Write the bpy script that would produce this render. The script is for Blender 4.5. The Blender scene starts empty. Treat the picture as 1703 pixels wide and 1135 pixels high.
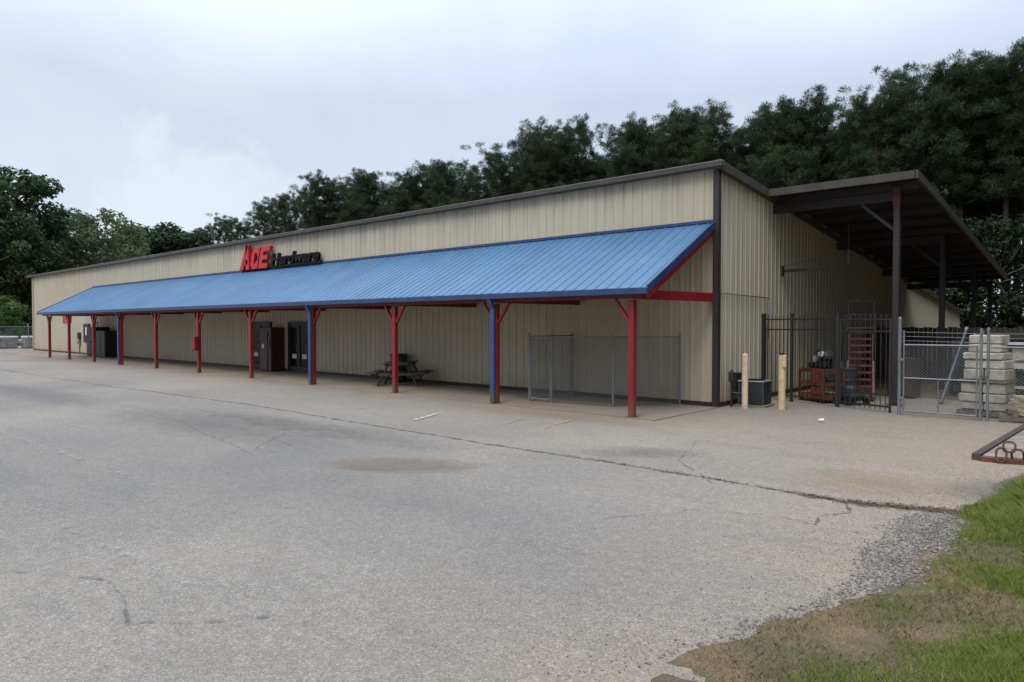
import bpy, math, random
import numpy as np
from mathutils import Vector, Matrix

S = bpy.context.scene
COL = S.collection
rnd = random.Random(7)
R = math.radians

# ------------------------------------------------------------------ camera
CAM = Vector((7.808, -16.603, 2.10))
PITCH = math.atan(26.5 / 1150.6)
FWD2 = Vector((-0.664, 0.747)).normalized()
cd = bpy.data.cameras.new("camera")
cam = bpy.data.objects.new("camera", cd)
COL.objects.link(cam)
cam.location = CAM
yaw = math.atan2(FWD2.y, FWD2.x) - math.pi / 2
cam.rotation_euler = (math.pi / 2 - PITCH, 0, yaw)
cd.sensor_width = 36.0
cd.lens = 1150.6 / 1703 * 36
cd.clip_end = 3000
cd.clip_start = 0.05
S.camera = cam
RGT2 = Vector((FWD2.y, -FWD2.x))


def heading(px):
    """horizontal direction (unit depth) of a picture column"""
    a = (px - 851.5) / 1150.6
    return FWD2 + RGT2 * a


# ------------------------------------------------------------------ materials
def new_mat(name):
    m = bpy.data.materials.new(name)
    m.use_nodes = True
    nt = m.node_tree
    return m, nt, nt.nodes["Principled BSDF"]


def N(nt, typ, **kw):
    n = nt.nodes.new(typ)
    for k, v in kw.items():
        if k in n.inputs:
            n.inputs[k].default_value = v
        else:
            setattr(n, k, v)
    return n


def noise(nt, vec, scale, detail=4, rough=0.55, dist=0.0):
    n = N(nt, "ShaderNodeTexNoise", Scale=scale, Detail=detail, Roughness=rough, Distortion=dist)
    if vec is not None:
        nt.links.new(vec, n.inputs["Vector"])
    return n.outputs["Fac"]


def ramp(nt, fac, stops):
    r = N(nt, "ShaderNodeValToRGB")
    el = r.color_ramp.elements
    while len(el) < len(stops):
        el.new(0.5)
    for e, (p, c) in zip(el, stops):
        e.position = p
        e.color = c if isinstance(c, tuple) and len(c) == 4 else ((*c, 1) if isinstance(c, tuple) else (c, c, c, 1))
    nt.links.new(fac, r.inputs["Fac"])
    return r.outputs["Color"]


def mixc(nt, fac, a, b, mode="MIX"):
    m = N(nt, "ShaderNodeMix", data_type="RGBA", blend_type=mode)
    for sock, v in ((m.inputs[0], fac), (m.inputs[6], a), (m.inputs[7], b)):
        if hasattr(v, "is_linked"):
            nt.links.new(v, sock)
        elif isinstance(v, tuple):
            sock.default_value = (*v, 1) if len(v) == 3 else v
        else:
            sock.default_value = v
    return m.outputs[2]


def math_(nt, op, a, b=0.0, clamp=False):
    m = N(nt, "ShaderNodeMath", operation=op, use_clamp=clamp)
    for sock, v in ((m.inputs[0], a), (m.inputs[1], b)):
        if hasattr(v, "is_linked"):
            nt.links.new(v, sock)
        else:
            sock.default_value = v
    return m.outputs[0]


def bump(nt, bsdf, h, strength=0.3, dist=0.01):
    b = N(nt, "ShaderNodeBump", Strength=strength, Distance=dist)
    nt.links.new(h, b.inputs["Height"])
    nt.links.new(b.outputs["Normal"], bsdf.inputs["Normal"])


def objco(nt):
    return N(nt, "ShaderNodeTexCoord").outputs["Object"]


def worldco(nt):
    return N(nt, "ShaderNodeNewGeometry").outputs["Position"]


def mapped(nt, vec, scale):
    m = N(nt, "ShaderNodeMapping")
    m.inputs["Scale"].default_value = scale
    nt.links.new(vec, m.inputs["Vector"])
    return m.outputs["Vector"]


def simple(name, col, rough=0.5, metal=0.0, var=0.25, vscale=3.0, spec=0.5, dirt=None, bumps=0.0):
    m, nt, b = new_mat(name)
    co = worldco(nt)
    f = noise(nt, co, vscale, 5)
    dark = tuple(c * (1 - var) for c in col)
    lite = tuple(min(1, c * (1 + var)) for c in col)
    c = ramp(nt, f, [(0.3, dark), (0.7, lite)])
    if dirt:
        f2 = noise(nt, co, vscale * 2.7, 6, 0.65)
        c = mixc(nt, ramp(nt, f2, [(0.52, 0.0), (0.68, 1.0)]), c, dirt)
    nt.links.new(c, b.inputs["Base Color"])
    b.inputs["Roughness"].default_value = rough
    b.inputs["Metallic"].default_value = metal
    b.inputs["Specular IOR Level"].default_value = spec
    if bumps:
        bump(nt, b, noise(nt, co, vscale * 12, 4), bumps, 0.01)
    return m


M = {}

# painted ribbed wall sheets: beige, rain streaks from the eave, rust-red splash at the foot
def mat_wall():
    m, nt, b = new_mat("beige_sheet_metal")
    co = worldco(nt)
    base = ramp(nt, noise(nt, co, 0.25, 3), [(0.3, (0.465, 0.413, 0.305)), (0.7, (0.505, 0.450, 0.338))])
    streak = noise(nt, mapped(nt, co, (5.0, 5.0, 0.25)), 1.0, 5, 0.6)
    base = mixc(nt, math_(nt, "MULTIPLY", ramp(nt, streak, [(0.48, 0.0), (0.72, 1.0)]), 0.3), base, (0.27, 0.24, 0.175))
    sep = N(nt, "ShaderNodeSeparateXYZ")
    nt.links.new(co, sep.inputs[0])
    z = sep.outputs["Z"]
    splash = math_(nt, "SUBTRACT", 0.75, z)
    splash = math_(nt, "MULTIPLY", math_(nt, "MAXIMUM", splash, 0.0), 1.1)
    splash = math_(nt, "MULTIPLY", splash, ramp(nt, noise(nt, co, 1.7, 5), [(0.35, 0.1), (0.7, 1.0)]), True)
    base = mixc(nt, splash, base, (0.36, 0.23, 0.11))
    # rain marks that hang from the eave sheet
    top = math_(nt, "MULTIPLY", math_(nt, "MAXIMUM", math_(nt, "SUBTRACT", z, 5.1), 0.0), 0.6)
    top = math_(nt, "MULTIPLY", top, ramp(nt, streak, [(0.4, 0.0), (0.65, 1.0)]), True)
    base = mixc(nt, top, base, (0.25, 0.225, 0.17))
    wn = N(nt, "ShaderNodeTexWhiteNoise", noise_dimensions="1D")
    nt.links.new(math_(nt, "FLOOR", math_(nt, "DIVIDE", math_(nt, "ADD", sep.outputs["X"], sep.outputs["Y"]), 0.915)), wn.inputs["W"])
    base = mixc(nt, 0.18, base, ramp(nt, wn.outputs["Value"], [(0.0, 0.40), (1.0, 0.58)]), "OVERLAY")
    nt.links.new(base, b.inputs["Base Color"])
    b.inputs["Roughness"].default_value = 0.5
    b.inputs["Specular IOR Level"].default_value = 0.35
    return m


M["wall"] = mat_wall()
M["white_wall"] = simple("old_white_paint", (0.55, 0.53, 0.47), 0.6)


def mat_blue():
    m, nt, b = new_mat("blue_roof_paint")
    co = worldco(nt)
    c = ramp(nt, noise(nt, co, 0.5, 4), [(0.3, (0.042, 0.125, 0.240)), (0.7, (0.060, 0.162, 0.290))])
    st = noise(nt, mapped(nt, co, (4.0, 0.5, 0.5)), 1.0, 5, 0.6)
    c = mixc(nt, math_(nt, "MULTIPLY", ramp(nt, st, [(0.5, 0.0), (0.75, 1.0)]), 0.35), c, (0.10, 0.19, 0.30))
    sx_ = N(nt, "ShaderNodeSeparateXYZ"); nt.links.new(co, sx_.inputs[0])
    wn = N(nt, "ShaderNodeTexWhiteNoise", noise_dimensions="1D")
    nt.links.new(math_(nt, "FLOOR", math_(nt, "DIVIDE", sx_.outputs["X"], 0.915)), wn.inputs["W"])
    c = mixc(nt, 0.28, c, ramp(nt, wn.outputs["Value"], [(0.0, 0.40), (1.0, 0.60)]), "OVERLAY")
    ch = noise(nt, mapped(nt, co, (1.2, 0.6, 0.6)), 1.6, 6, 0.7)
    c = mixc(nt, ramp(nt, ch, [(0.52, 0.0), (0.72, 0.5)]), c, (0.13, 0.20, 0.28))
    nt.links.new(c, b.inputs["Base Color"])
    b.inputs["Roughness"].default_value = 0.42
    return m


M["blue"] = mat_blue()
M["blue_trim"] = simple("blue_trim_paint", (0.022, 0.048, 0.125), 0.45)
M["spout"] = simple("blue_downspout_paint", (0.03, 0.062, 0.15), 0.45)
M["red"] = simple("red_post_paint", (0.235, 0.009, 0.012), 0.45, var=0.18, dirt=(0.16, 0.016, 0.014))
for k_ in ("red", "spout"):
    nt = M[k_].node_tree; b = nt.nodes["Principled BSDF"]
    src = b.inputs["Base Color"].links[0].from_socket
    sp_ = N(nt, "ShaderNodeSeparateXYZ"); nt.links.new(worldco(nt), sp_.inputs[0])
    f_ = math_(nt, "MULTIPLY", math_(nt, "SUBTRACT", math_(nt, "MULTIPLY", noise(nt, worldco(nt), 9, 5, .7), .9), sp_.outputs["Z"]), 3.0, True)
    nt.links.new(mixc(nt, math_(nt, "MULTIPLY", f_, .75), src, (.12, .075, .05)), b.inputs["Base Color"])
M["red_dark"] = simple("oxide_red_steel", (0.16, 0.012, 0.014), 0.55)
M["brown"] = simple("brown_trim_paint", (0.052, 0.043, 0.034), 0.5)
M["brown_dark"] = simple("dark_brown_steel", (0.026, 0.019, 0.018), 0.55)
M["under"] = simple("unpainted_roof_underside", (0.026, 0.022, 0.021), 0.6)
M["roofing"] = simple("galvanised_roof_sheet", (0.26, 0.25, 0.23), 0.45, 0.2)
M["sign_red"] = simple("sign_red_plastic", (0.50, 0.005, 0.010), 0.35, var=0.08)
M["sign_black"] = simple("sign_black_plastic", (0.009, 0.009, 0.010), 0.6, var=0.1, spec=0.15)
M["galv"] = simple("galvanised_steel", (0.20, 0.21, 0.215), 0.55, 0.45, var=0.15)
M["wire"] = simple("dull_fence_wire", (0.24, 0.25, 0.25), 0.55, 0.4, var=0.1)
M["iron"] = simple("black_painted_iron", (0.018, 0.017, 0.017), 0.5)
M["cream"] = simple("cream_bollard_paint", (0.62, 0.47, 0.27), 0.55, var=0.12, vscale=6, dirt=(0.42, 0.29, 0.16))
M["cream_pale"] = simple("faded_cream_bollard_paint", (0.62, 0.49, 0.36), 0.55, var=0.12, vscale=6, dirt=(0.42, 0.31, 0.22))
M["unit"] = simple("slate_unit_paint", (0.05, 0.062, 0.072), 0.5)
M["unit_top"] = simple("grey_unit_lid", (0.20, 0.21, 0.215), 0.5)
M["black"] = simple("black_rubber", (0.013, 0.013, 0.013), 0.6)
M["dark"] = simple("dark_grey_metal", (0.03, 0.031, 0.034), 0.5)
M["green_dark"] = simple("dark_green_plastic", (0.012, 0.035, 0.022), 0.5)
M["wood_dark"] = simple("weathered_dark_wood", (0.055, 0.046, 0.04), 0.75, var=0.35, vscale=8)
M["brown_cab"] = simple("red_brown_cabinet", (0.05, 0.022, 0.016), 0.5)
M["pink"] = simple("faded_red_panel", (0.085, 0.04, 0.037), 0.55)
M["pale"] = simple("pale_paper", (0.62, 0.6, 0.55), 0.7, var=0.08)
M["orange"] = simple("rusty_orange_paint", (0.15, 0.05, 0.022), 0.6, var=0.4, vscale=6, dirt=(0.09, 0.03, 0.02))
M["ladder"] = simple("dull_red_ladder_paint", (0.12, 0.034, 0.028), 0.6, var=0.35, vscale=6)
M["rust"] = simple("rusty_steel", (0.13, 0.045, 0.025), 0.85, var=0.5, vscale=14, dirt=(0.05, 0.025, 0.02), bumps=0.4)
M["rust_dark"] = simple("dark_rusted_channel", (0.06, 0.042, 0.034), 0.8, var=0.4, vscale=9, bumps=0.3)
M["stone_pale"] = simple("pale_cut_stone", (0.44, 0.40, 0.32), 0.9, var=0.3, vscale=4, dirt=(0.27, 0.235, 0.18), bumps=0.3)
M["stone_yellow"] = simple("buff_stone", (0.50, 0.43, 0.28), 0.85, var=0.28, vscale=5, dirt=(0.36, 0.25, 0.11), bumps=0.35)
M["wrap"] = simple("white_wrap", (0.5, 0.5, 0.48), 0.6, var=0.2, dirt=(.36, .35, .32))
M["pallet"] = simple("grey_pallet_wood", (0.17, 0.14, 0.11), 0.85, var=0.3, vscale=8)
M["block"] = simple("grey_concrete_block", (0.24, 0.24, 0.24), 0.9, var=0.2)
M["pipe"] = simple("bluish_grey_pipe", (0.09, 0.10, 0.12), 0.5, 0.3)
M["deck"] = simple("worn_deck_concrete", (0.24, 0.20, 0.155), 0.9, var=0.3, vscale=4, bumps=0.2)

mg, nt, b = new_mat("dark_door_glass")
b.inputs["Base Color"].default_value = (0.008, 0.010, 0.010, 1)
b.inputs["Specular IOR Level"].default_value = 0.10
nt.links.new(ramp(nt, noise(nt, worldco(nt), 1.3, 3), [(0.3, 0.10), (0.7, 0.22)]), b.inputs["Roughness"])
M["glass"] = mg


def mat_bark(name, a, c):
    m, nt, b = new_mat(name)
    co = objco(nt)
    f = noise(nt, mapped(nt, co, (6, 6, 1.2)), 1.5, 6, 0.65)
    nt.links.new(ramp(nt, f, [(0.35, a), (0.65, c)]), b.inputs["Base Color"])
    b.inputs["Roughness"].default_value = 0.95
    bump(nt, b, f, 0.6, 0.05)
    return m


M["bark"] = mat_bark("pine_bark", (0.03, 0.022, 0.017), (0.08, 0.058, 0.045))
M["bark_grey"] = mat_bark("grey_bark", (0.07, 0.062, 0.05), (0.17, 0.15, 0.125))


def mat_leaf(name, a, c, d, scale=0.35, trans=0.35):
    m, nt, b = new_mat(name)
    co = worldco(nt)
    f = noise(nt, co, scale, 4, 0.6)
    f2 = noise(nt, co, scale * 9, 2, 0.6)
    f = math_(nt, "ADD", math_(nt, "MULTIPLY", f, 0.6), math_(nt, "MULTIPLY", f2, 0.4))
    cc = ramp(nt, f, [(0.32, a), (0.5, c), (0.68, d)])
    nt.links.new(cc, b.inputs["Base Color"])
    b.inputs["Roughness"].default_value = 0.6
    b.inputs["Specular IOR Level"].default_value = 0.25
    tr = N(nt, "ShaderNodeBsdfTranslucent")
    nt.links.new(cc, tr.inputs["Color"])
    mx = N(nt, "ShaderNodeMixShader")
    mx.inputs[0].default_value = trans
    nt.links.new(b.outputs[0], mx.inputs[1])
    nt.links.new(tr.outputs[0], mx.inputs[2])
    nt.links.new(mx.outputs[0], nt.nodes["Material Output"].inputs["Surface"])
    return m


M["leaf_dark"] = mat_leaf("shade_leaves", (0.012, 0.022, 0.009), (0.02, 0.035, 0.013), (0.034, 0.052, 0.02), 0.5, 0.25)
M["needle"] = mat_leaf("pine_needles", (0.020, 0.036, 0.014), (0.036, 0.060, 0.021), (0.058, 0.084, 0.030), 0.4, 0.22)
M["leaf"] = mat_leaf("oak_leaves", (0.022, 0.042, 0.015), (0.038, 0.068, 0.022), (0.062, 0.10, 0.034), 0.5, 0.3)
M["leaf_pale"] = mat_leaf("pale_leaves", (0.075, 0.105, 0.05), (0.12, 0.16, 0.075), (0.18, 0.22, 0.115), 0.5, 0.5)
M["leaf_bright"] = mat_leaf("fresh_leaves", (0.04, 0.09, 0.018), (0.07, 0.13, 0.028), (0.10, 0.17, 0.04), 0.6, 0.35)
M["grass"] = mat_leaf("grass_blades", (0.15, 0.195, 0.038), (0.23, 0.285, 0.06), (0.34, 0.35, 0.11), 1.6, 0.45)
M["dry"] = mat_leaf("dry_grass_blades", (0.16, 0.13, 0.055), (0.22, 0.19, 0.085), (0.20, 0.22, 0.08), 1.5, 0.25)


def mat_asphalt():
    m, nt, b = new_mat("worn_asphalt")
    co = worldco(nt)
    big = noise(nt, co, 0.13, 5, 0.6, 0.4)
    base = ramp(nt, big, [(0.32, (0.158, 0.148, 0.134)), (0.48, (0.200, 0.182, 0.156)), (0.66, (0.250, 0.222, 0.182))])
    sep = N(nt, "ShaderNodeSeparateXYZ")
    nt.links.new(co, sep.inputs[0])
    # tan silt washed over the strip in front of the building and along the verge
    w = math_(nt, "ADD", sep.outputs["Y"], math_(nt, "MULTIPLY", noise(nt, co, 0.35, 4), 5.0))
    w = math_(nt, "MULTIPLY", math_(nt, "ADD", w, 7.2), 0.17, True)
    silt = math_(nt, "MULTIPLY", w, ramp(nt, noise(nt, mapped(nt, co, (0.35, 1.2, 1)), 0.8, 5, 0.6), [(0.3, 0.35), (0.7, 1.0)]))
    base = mixc(nt, math_(nt, "MULTIPLY", silt, 0.75), base, (0.275, 0.224, 0.163))
    e = math_(nt, "ADD", sep.outputs["X"], math_(nt, "MULTIPLY", noise(nt, co, 0.4, 4), 4.0))
    e = math_(nt, "MULTIPLY", math_(nt, "SUBTRACT", e, 5.2), 0.32, True)
    base = mixc(nt, math_(nt, "MULTIPLY", e, 0.6), base, (0.28, 0.222, 0.158))
    mo = noise(nt, mapped(nt, co, (0.8, 1.5, 1)), 1.1, 7, 0.7, 0.5)
    base = mixc(nt, math_(nt, 'MULTIPLY', ramp(nt, mo, [(0.5, 0.0), (0.66, 1.0)]), 0.34), base, (0.165, 0.148, 0.125))
    # darker worn drifts running with the traffic
    dr = noise(nt, mapped(nt, co, (0.22, 0.9, 1)), 0.9, 6, 0.62, 0.6)
    base = mixc(nt, math_(nt, "MULTIPLY", ramp(nt, dr, [(0.56, 0.0), (0.74, 1.0)]), 0.32), base, (0.15, 0.14, 0.126))
    # aggregate
    v = N(nt, "ShaderNodeTexVoronoi", Scale=85.0)
    nt.links.new(co, v.inputs["Vector"])
    sp = N(nt, "ShaderNodeSeparateXYZ")
    nt.links.new(v.outputs["Color"], sp.inputs[0])
    base = mixc(nt, 0.6, base, ramp(nt, sp.outputs[0], [(0.0, 0.26), (0.45, 0.48), (0.85, 0.60), (1.0, 0.90)]), "OVERLAY")
    fine = noise(nt, co, 9.0, 6, 0.75)
    base = mixc(nt, 0.55, base, ramp(nt, fine, [(0.3, 0.36), (0.7, 0.64)]), "OVERLAY")
    nt.links.new(base, b.inputs["Base Color"])
    b.inputs["Roughness"].default_value = 0.88
    b.inputs["Specular IOR Level"].default_value = 0.3
    bump(nt, b, math_(nt, "ADD", v.outputs["Distance"], noise(nt, co, 110, 3)), 0.35, 0.006)
    return m


M["asphalt"] = mat_asphalt()


def mat_concrete():
    m, nt, b = new_mat("porch_concrete")
    co = worldco(nt)
    base = ramp(nt, noise(nt, co, 0.4, 5, 0.6), [(0.3, (0.205, 0.165, 0.118)), (0.7, (0.27, 0.222, 0.16))])
    st = noise(nt, mapped(nt, co, (0.5, 1.4, 1)), 1.2, 6, 0.65)
    base = mixc(nt, ramp(nt, st, [(0.5, 0.0), (0.72, 0.55)]), base, (0.15, 0.125, 0.10))
    base = mixc(nt, 0.4, base, ramp(nt, noise(nt, co, 40, 4, 0.7), [(0.3, 0.4), (0.7, 0.6)]), "OVERLAY")
    nt.links.new(base, b.inputs["Base Color"])
    b.inputs["Roughness"].default_value = 0.85
    return m


M["concrete"] = mat_concrete()


def mat_soil():
    m, nt, b = new_mat("verge_soil")
    co = worldco(nt)
    c = ramp(nt, noise(nt, co, 1.1, 6, 0.65), [(0.3, (0.085, 0.075, 0.035)), (0.48, (0.125, 0.097, 0.05)), (0.62, (0.20, 0.122, 0.07)), (0.8, (0.10, 0.10, 0.038))])
    c = mixc(nt, 0.6, c, ramp(nt, noise(nt, co, 22, 6, 0.75), [(0.3, 0.25), (0.7, 0.7)]), "OVERLAY")
    c = mixc(nt, 0.8, c, ramp(nt, noise(nt, co, 75, 4, 0.8), [(0.35, 0.2), (0.65, 0.78)]), "OVERLAY")
    nt.links.new(c, b.inputs["Base Color"])
    b.inputs["Roughness"].default_value = 0.95
    bump(nt, b, noise(nt, co, 30, 6, 0.7), 0.8, 0.03)
    return m


M["soil"] = mat_soil()


def mat_stain(name, col, seed, lo=0.36, hi=0.62, amt=0.75):
    """irregular worn mark: the sheet's rim breaks up into nothing through transparency"""
    m, nt, b = new_mat(name)
    co = objco(nt)
    ln = N(nt, "ShaderNodeVectorMath", operation="LENGTH")
    nt.links.new(co, ln.inputs[0])
    f = math_(nt, "SUBTRACT", 1.0, ln.outputs["Value"], True)
    n = noise(nt, worldco(nt), 2.6 + seed * 0.13, 7, 0.68)
    f = math_(nt, "MULTIPLY", f, math_(nt, "MULTIPLY", n, 2.2))
    f = ramp(nt, f, [(lo, 0.0), (hi, 1.0)])
    f = math_(nt, "MULTIPLY", f, math_(nt, "MULTIPLY", ramp(nt, noise(nt, worldco(nt), 30, 4, 0.7), [(0.3, 0.5), (0.7, 1.0)]), amt))
    b.inputs["Base Color"].default_value = (*col, 1)
    b.inputs["Roughness"].default_value = 0.9
    nt.links.new(f, b.inputs["Alpha"])
    return m


M["stain_tan"] = mat_stain("tan_puddle_stain", (0.22, 0.155, 0.10), 1, 0.3, 0.85, amt=0.7)
M["stain_dark"] = mat_stain("dark_crazed_asphalt", (0.14, 0.132, 0.122), 2, 0.28, 0.95, 0.42)
M["stain_soil"] = mat_stain("orange_silt", (0.33, 0.23, 0.13), 3, 0.2, 0.95, 0.42)


def mat_worn(name, col, cover):
    m, nt, b = new_mat(name)
    co = worldco(nt)
    f = noise(nt, co, 7, 7, 0.75)
    nt.links.new(ramp(nt, f, [(cover, 0.0), (cover + 0.14, 0.75)]), b.inputs["Alpha"])
    b.inputs["Base Color"].default_value = (*col, 1)
    b.inputs["Roughness"].default_value = 0.85
    return m


M["paint_white"] = mat_worn("worn_white_line_paint", (0.36, 0.35, 0.33), 0.54)
M["paint_white2"] = mat_worn("fresher_white_line_paint", (0.50, 0.49, 0.46), 0.42)
M["paint_yellow"] = mat_worn("worn_yellow_line_paint", (0.40, 0.30, 0.13), 0.48)
M["crack"] = mat_worn("dirt_filled_seam", (0.085, 0.078, 0.068), 0.40)
M["crack_thin"] = mat_worn("hairline_crack", (0.11, 0.10, 0.088), 0.44)
M["gravel"] = simple("grey_gravel", (0.175, 0.158, 0.135), 0.9, var=0.75, vscale=45)
M["mulch"] = simple("leaf_litter", (0.10, 0.06, 0.038), 0.95, var=0.5, vscale=30)


# ------------------------------------------------------------------ mesh helpers
class MB:
    def __init__(s):
        s.v, s.f = [], []

    def add(s, vs, fs):
        o = len(s.v)
        s.v += [tuple(p) for p in vs]
        s.f += [tuple(i + o for i in f) for f in fs]
        return s

    def box(s, c, d, rz=0.0, ch=0.0):
        x, y, z = d[0] / 2, d[1] / 2, d[2] / 2
        ca, sa = math.cos(rz), math.sin(rz)
        if ch <= 0:
            pts = [(-x, -y, -z), (x, -y, -z), (x, y, -z), (-x, y, -z), (-x, -y, z), (x, -y, z), (x, y, z), (-x, y, z)]
            fs = [(0, 3, 2, 1), (4, 5, 6, 7), (0, 1, 5, 4), (1, 2, 6, 5), (2, 3, 7, 6), (3, 0, 4, 7)]
        else:
            h = min(ch, x * .9, y * .9, z * .9)
            ring = lambda a, bb, zz: [(-a + h, -bb, zz), (a - h, -bb, zz), (a, -bb + h, zz), (a, bb - h, zz), (a - h, bb, zz), (-a + h, bb, zz), (-a, bb - h, zz), (-a, -bb + h, zz)]
            pts = ring(x - h, y - h, -z) + ring(x, y, -z + h) + ring(x, y, z - h) + ring(x - h, y - h, z)
            fs = [tuple(range(7, -1, -1)), tuple(range(24, 32))]
            for l in range(3):
                for i in range(8):
                    j = (i + 1) % 8
                    fs.append((l * 8 + i, l * 8 + j, l * 8 + 8 + j, l * 8 + 8 + i))
        return s.add([(c[0] + p[0] * ca - p[1] * sa, c[1] + p[0] * sa + p[1] * ca, c[2] + p[2]) for p in pts], fs)

    def bar(s, p, q, w, h, upv=(0, 0, 1)):
        p, q = Vector(p), Vector(q)
        d = (q - p).normalized()
        u = Vector(upv)
        if abs(d.dot(u)) > 0.98:
            u = Vector((0, 1, 0))
        sx = d.cross(u).normalized() * (w / 2)
        sz = sx.cross(d).normalized() * (h / 2)
        vs = [e + a * sx + c * sz for e in (p, q) for a, c in ((-1, -1), (1, -1), (1, 1), (-1, 1))]
        return s.add(vs, [(3, 2, 1, 0), (4, 5, 6, 7), (0, 1, 5, 4), (1, 2, 6, 5), (2, 3, 7, 6), (3, 0, 4, 7)])

    def tube(s, p, q, r, n=8, r2=None, cap=True):
        p, q = Vector(p), Vector(q)
        r2 = r if r2 is None else r2
        d = (q - p).normalized()
        u = Vector((0, 0, 1)) if abs(d.z) < 0.9 else Vector((1, 0, 0))
        a = d.cross(u).normalized()
        c = a.cross(d)
        vs = [p + (a * math.cos(t) + c * math.sin(t)) * r for t in [2 * math.pi * i / n for i in range(n)]]
        vs += [q + (a * math.cos(t) + c * math.sin(t)) * r2 for t in [2 * math.pi * i / n for i in range(n)]]
        fs = [(i, (i + 1) % n, n + (i + 1) % n, n + i) for i in range(n)]
        if cap:
            fs += [tuple(range(n - 1, -1, -1)), tuple(range(n, 2 * n))]
        return s.add(vs, fs)

    def path(s, pts, r, n=6):
        for a, c in zip(pts[:-1], pts[1:]):
            s.tube(a, c, r, n)
        return s

    def prism(s, poly, a, c, axis="y"):
        """poly of 2D points extruded from a to c along an axis"""
        n = len(poly)
        f = {"y": lambda u, v, w: (u, w, v), "x": lambda u, v, w: (w, u, v), "z": lambda u, v, w: (u, v, w)}[axis]
        vs = [f(u, v, a) for u, v in poly] + [f(u, v, c) for u, v in poly]
        fs = [tuple(range(n)), tuple(range(2 * n - 1, n - 1, -1))] + [(i, n + i, n + (i + 1) % n, (i + 1) % n) for i in range(n)]
        return s.add(vs, fs)

    def lathe(s, c, prof, n=16):
        vs = [(c[0] + r * math.cos(2 * math.pi * i / n), c[1] + r * math.sin(2 * math.pi * i / n), c[2] + z) for r, z in prof for i in range(n)]
        k = len(prof)
        fs = [(l * n + i, l * n + (i + 1) % n, (l + 1) * n + (i + 1) % n, (l + 1) * n + i) for l in range(k - 1) for i in range(n)]
        fs += [tuple(range(n - 1, -1, -1)), tuple(range((k - 1) * n, k * n))]
        return s.add(vs, fs)

    def build(s, name, mat, parent=None, smooth=False, fix=True):
        me = bpy.data.meshes.new(name)
        me.from_pydata([tuple(p) for p in s.v], [], s.f)
        me.materials.append(M[mat] if isinstance(mat, str) else mat)
        if fix:
            import bmesh
            bm = bmesh.new()
            bm.from_mesh(me)
            bmesh.ops.recalc_face_normals(bm, faces=bm.faces)
            bm.to_mesh(me)
            bm.free()
        if smooth:
            me.polygons.foreach_set("use_smooth", [True] * len(me.polygons))
        me.update()
        o = bpy.data.objects.new(name, me)
        COL.objects.link(o)
        o.parent = parent
        return o


def tag(o, label=None, cat=None, group=None, kind=None):
    if label: o["label"] = label
    if cat: o["category"] = cat
    if group: o["group"] = group
    if kind: o["kind"] = kind
    return o


def thing(name, label, cat, loc=(0, 0, 0), rz=0.0, group=None):
    o = bpy.data.objects.new(name, None)
    o.empty_display_size = 0.3
    COL.objects.link(o)
    o.location = loc
    o.rotation_euler = (0, 0, rz)
    return tag(o, label, cat, group)


def copy_tree(o, loc, rz=0.0, label=None, scale=None, parent=None):
    c = o.copy()
    COL.objects.link(c)
    c.parent = parent
    c.location = loc
    c.rotation_euler = (0, 0, rz)
    if scale: c.scale = scale
    if label: c["label"] = label
    for ch in list(o.children):
        d = ch.copy()
        COL.objects.link(d)
        d.parent = c
        for g in list(ch.children):
            e = g.copy()
            COL.objects.link(e)
            e.parent = d
    return c


def np_mesh(name, verts, nper, mat, parent=None):
    """mesh of separate polygons with nper corners each, from an (n,nper,3) array"""
    n = len(verts)
    me = bpy.data.meshes.new(name)
    me.vertices.add(n * nper)
    me.vertices.foreach_set("co", np.asarray(verts, np.float32).reshape(-1))
    me.loops.add(n * nper)
    me.loops.foreach_set("vertex_index", np.arange(n * nper, dtype=np.int32))
    me.polygons.add(n)
    me.polygons.foreach_set("loop_start", np.arange(0, n * nper, nper, dtype=np.int32))
    me.polygons.foreach_set("loop_total", np.full(n, nper, dtype=np.int32))
    me.materials.append(M[mat])
    me.update(calc_edges=True)
    return me


def link_mesh(name, me, parent=None):
    o = bpy.data.objects.new(name, me)
    COL.objects.link(o)
    o.parent = parent
    return o


# ------------------------------------------------------------------ ground
EDGE = [(-70, 5.4), (-20, 5.55), (-14, 5.42), (-13.0, 5.56), (-12.4, 5.70), (-11.95, 5.85), (-11.1, 6.15), (-10.26, 6.23),
        (-9.7, 6.13), (-8.98, 6.18), (-8.1, 6.2), (-7.65, 6.25), (-7.1, 6.45), (-5.8, 6.52), (-4.6, 6.72), (-3.9, 7.2), (-3.7, 9.0)]
EY = np.array([e[0] for e in EDGE]); EX = np.array([e[1] for e in EDGE])
nrng = np.random.default_rng(3)


def vnoise(x, y, seed=0):
    """cheap smooth value noise"""
    x = np.asarray(x, float); y = np.asarray(y, float)
    xi, yi = np.floor(x), np.floor(y)
    fx, fy = x - xi, y - yi
    fx, fy = fx * fx * (3 - 2 * fx), fy * fy * (3 - 2 * fy)

    def h(a, c):
        t = np.sin(a * 127.1 + c * 311.7 + seed * 74.7) * 43758.5453
        return t - np.floor(t)
    return (h(xi, yi) * (1 - fx) + h(xi + 1, yi) * fx) * (1 - fy) + (h(xi, yi + 1) * (1 - fx) + h(xi + 1, yi + 1) * fx) * fy


def edge_d(x, y):
    e = np.interp(y, EY, EX)
    e = e + (vnoise(x * 0.6, y * 2.1, 1) - .5) * .09 + (vnoise(x * 2, y * 7, 2) - .5) * .10
    d = np.minimum(x - e, (-3.75 - y) * 1.2 + (vnoise(x * 2, y * 3, 8) - .5) * .2)
    return d


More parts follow.
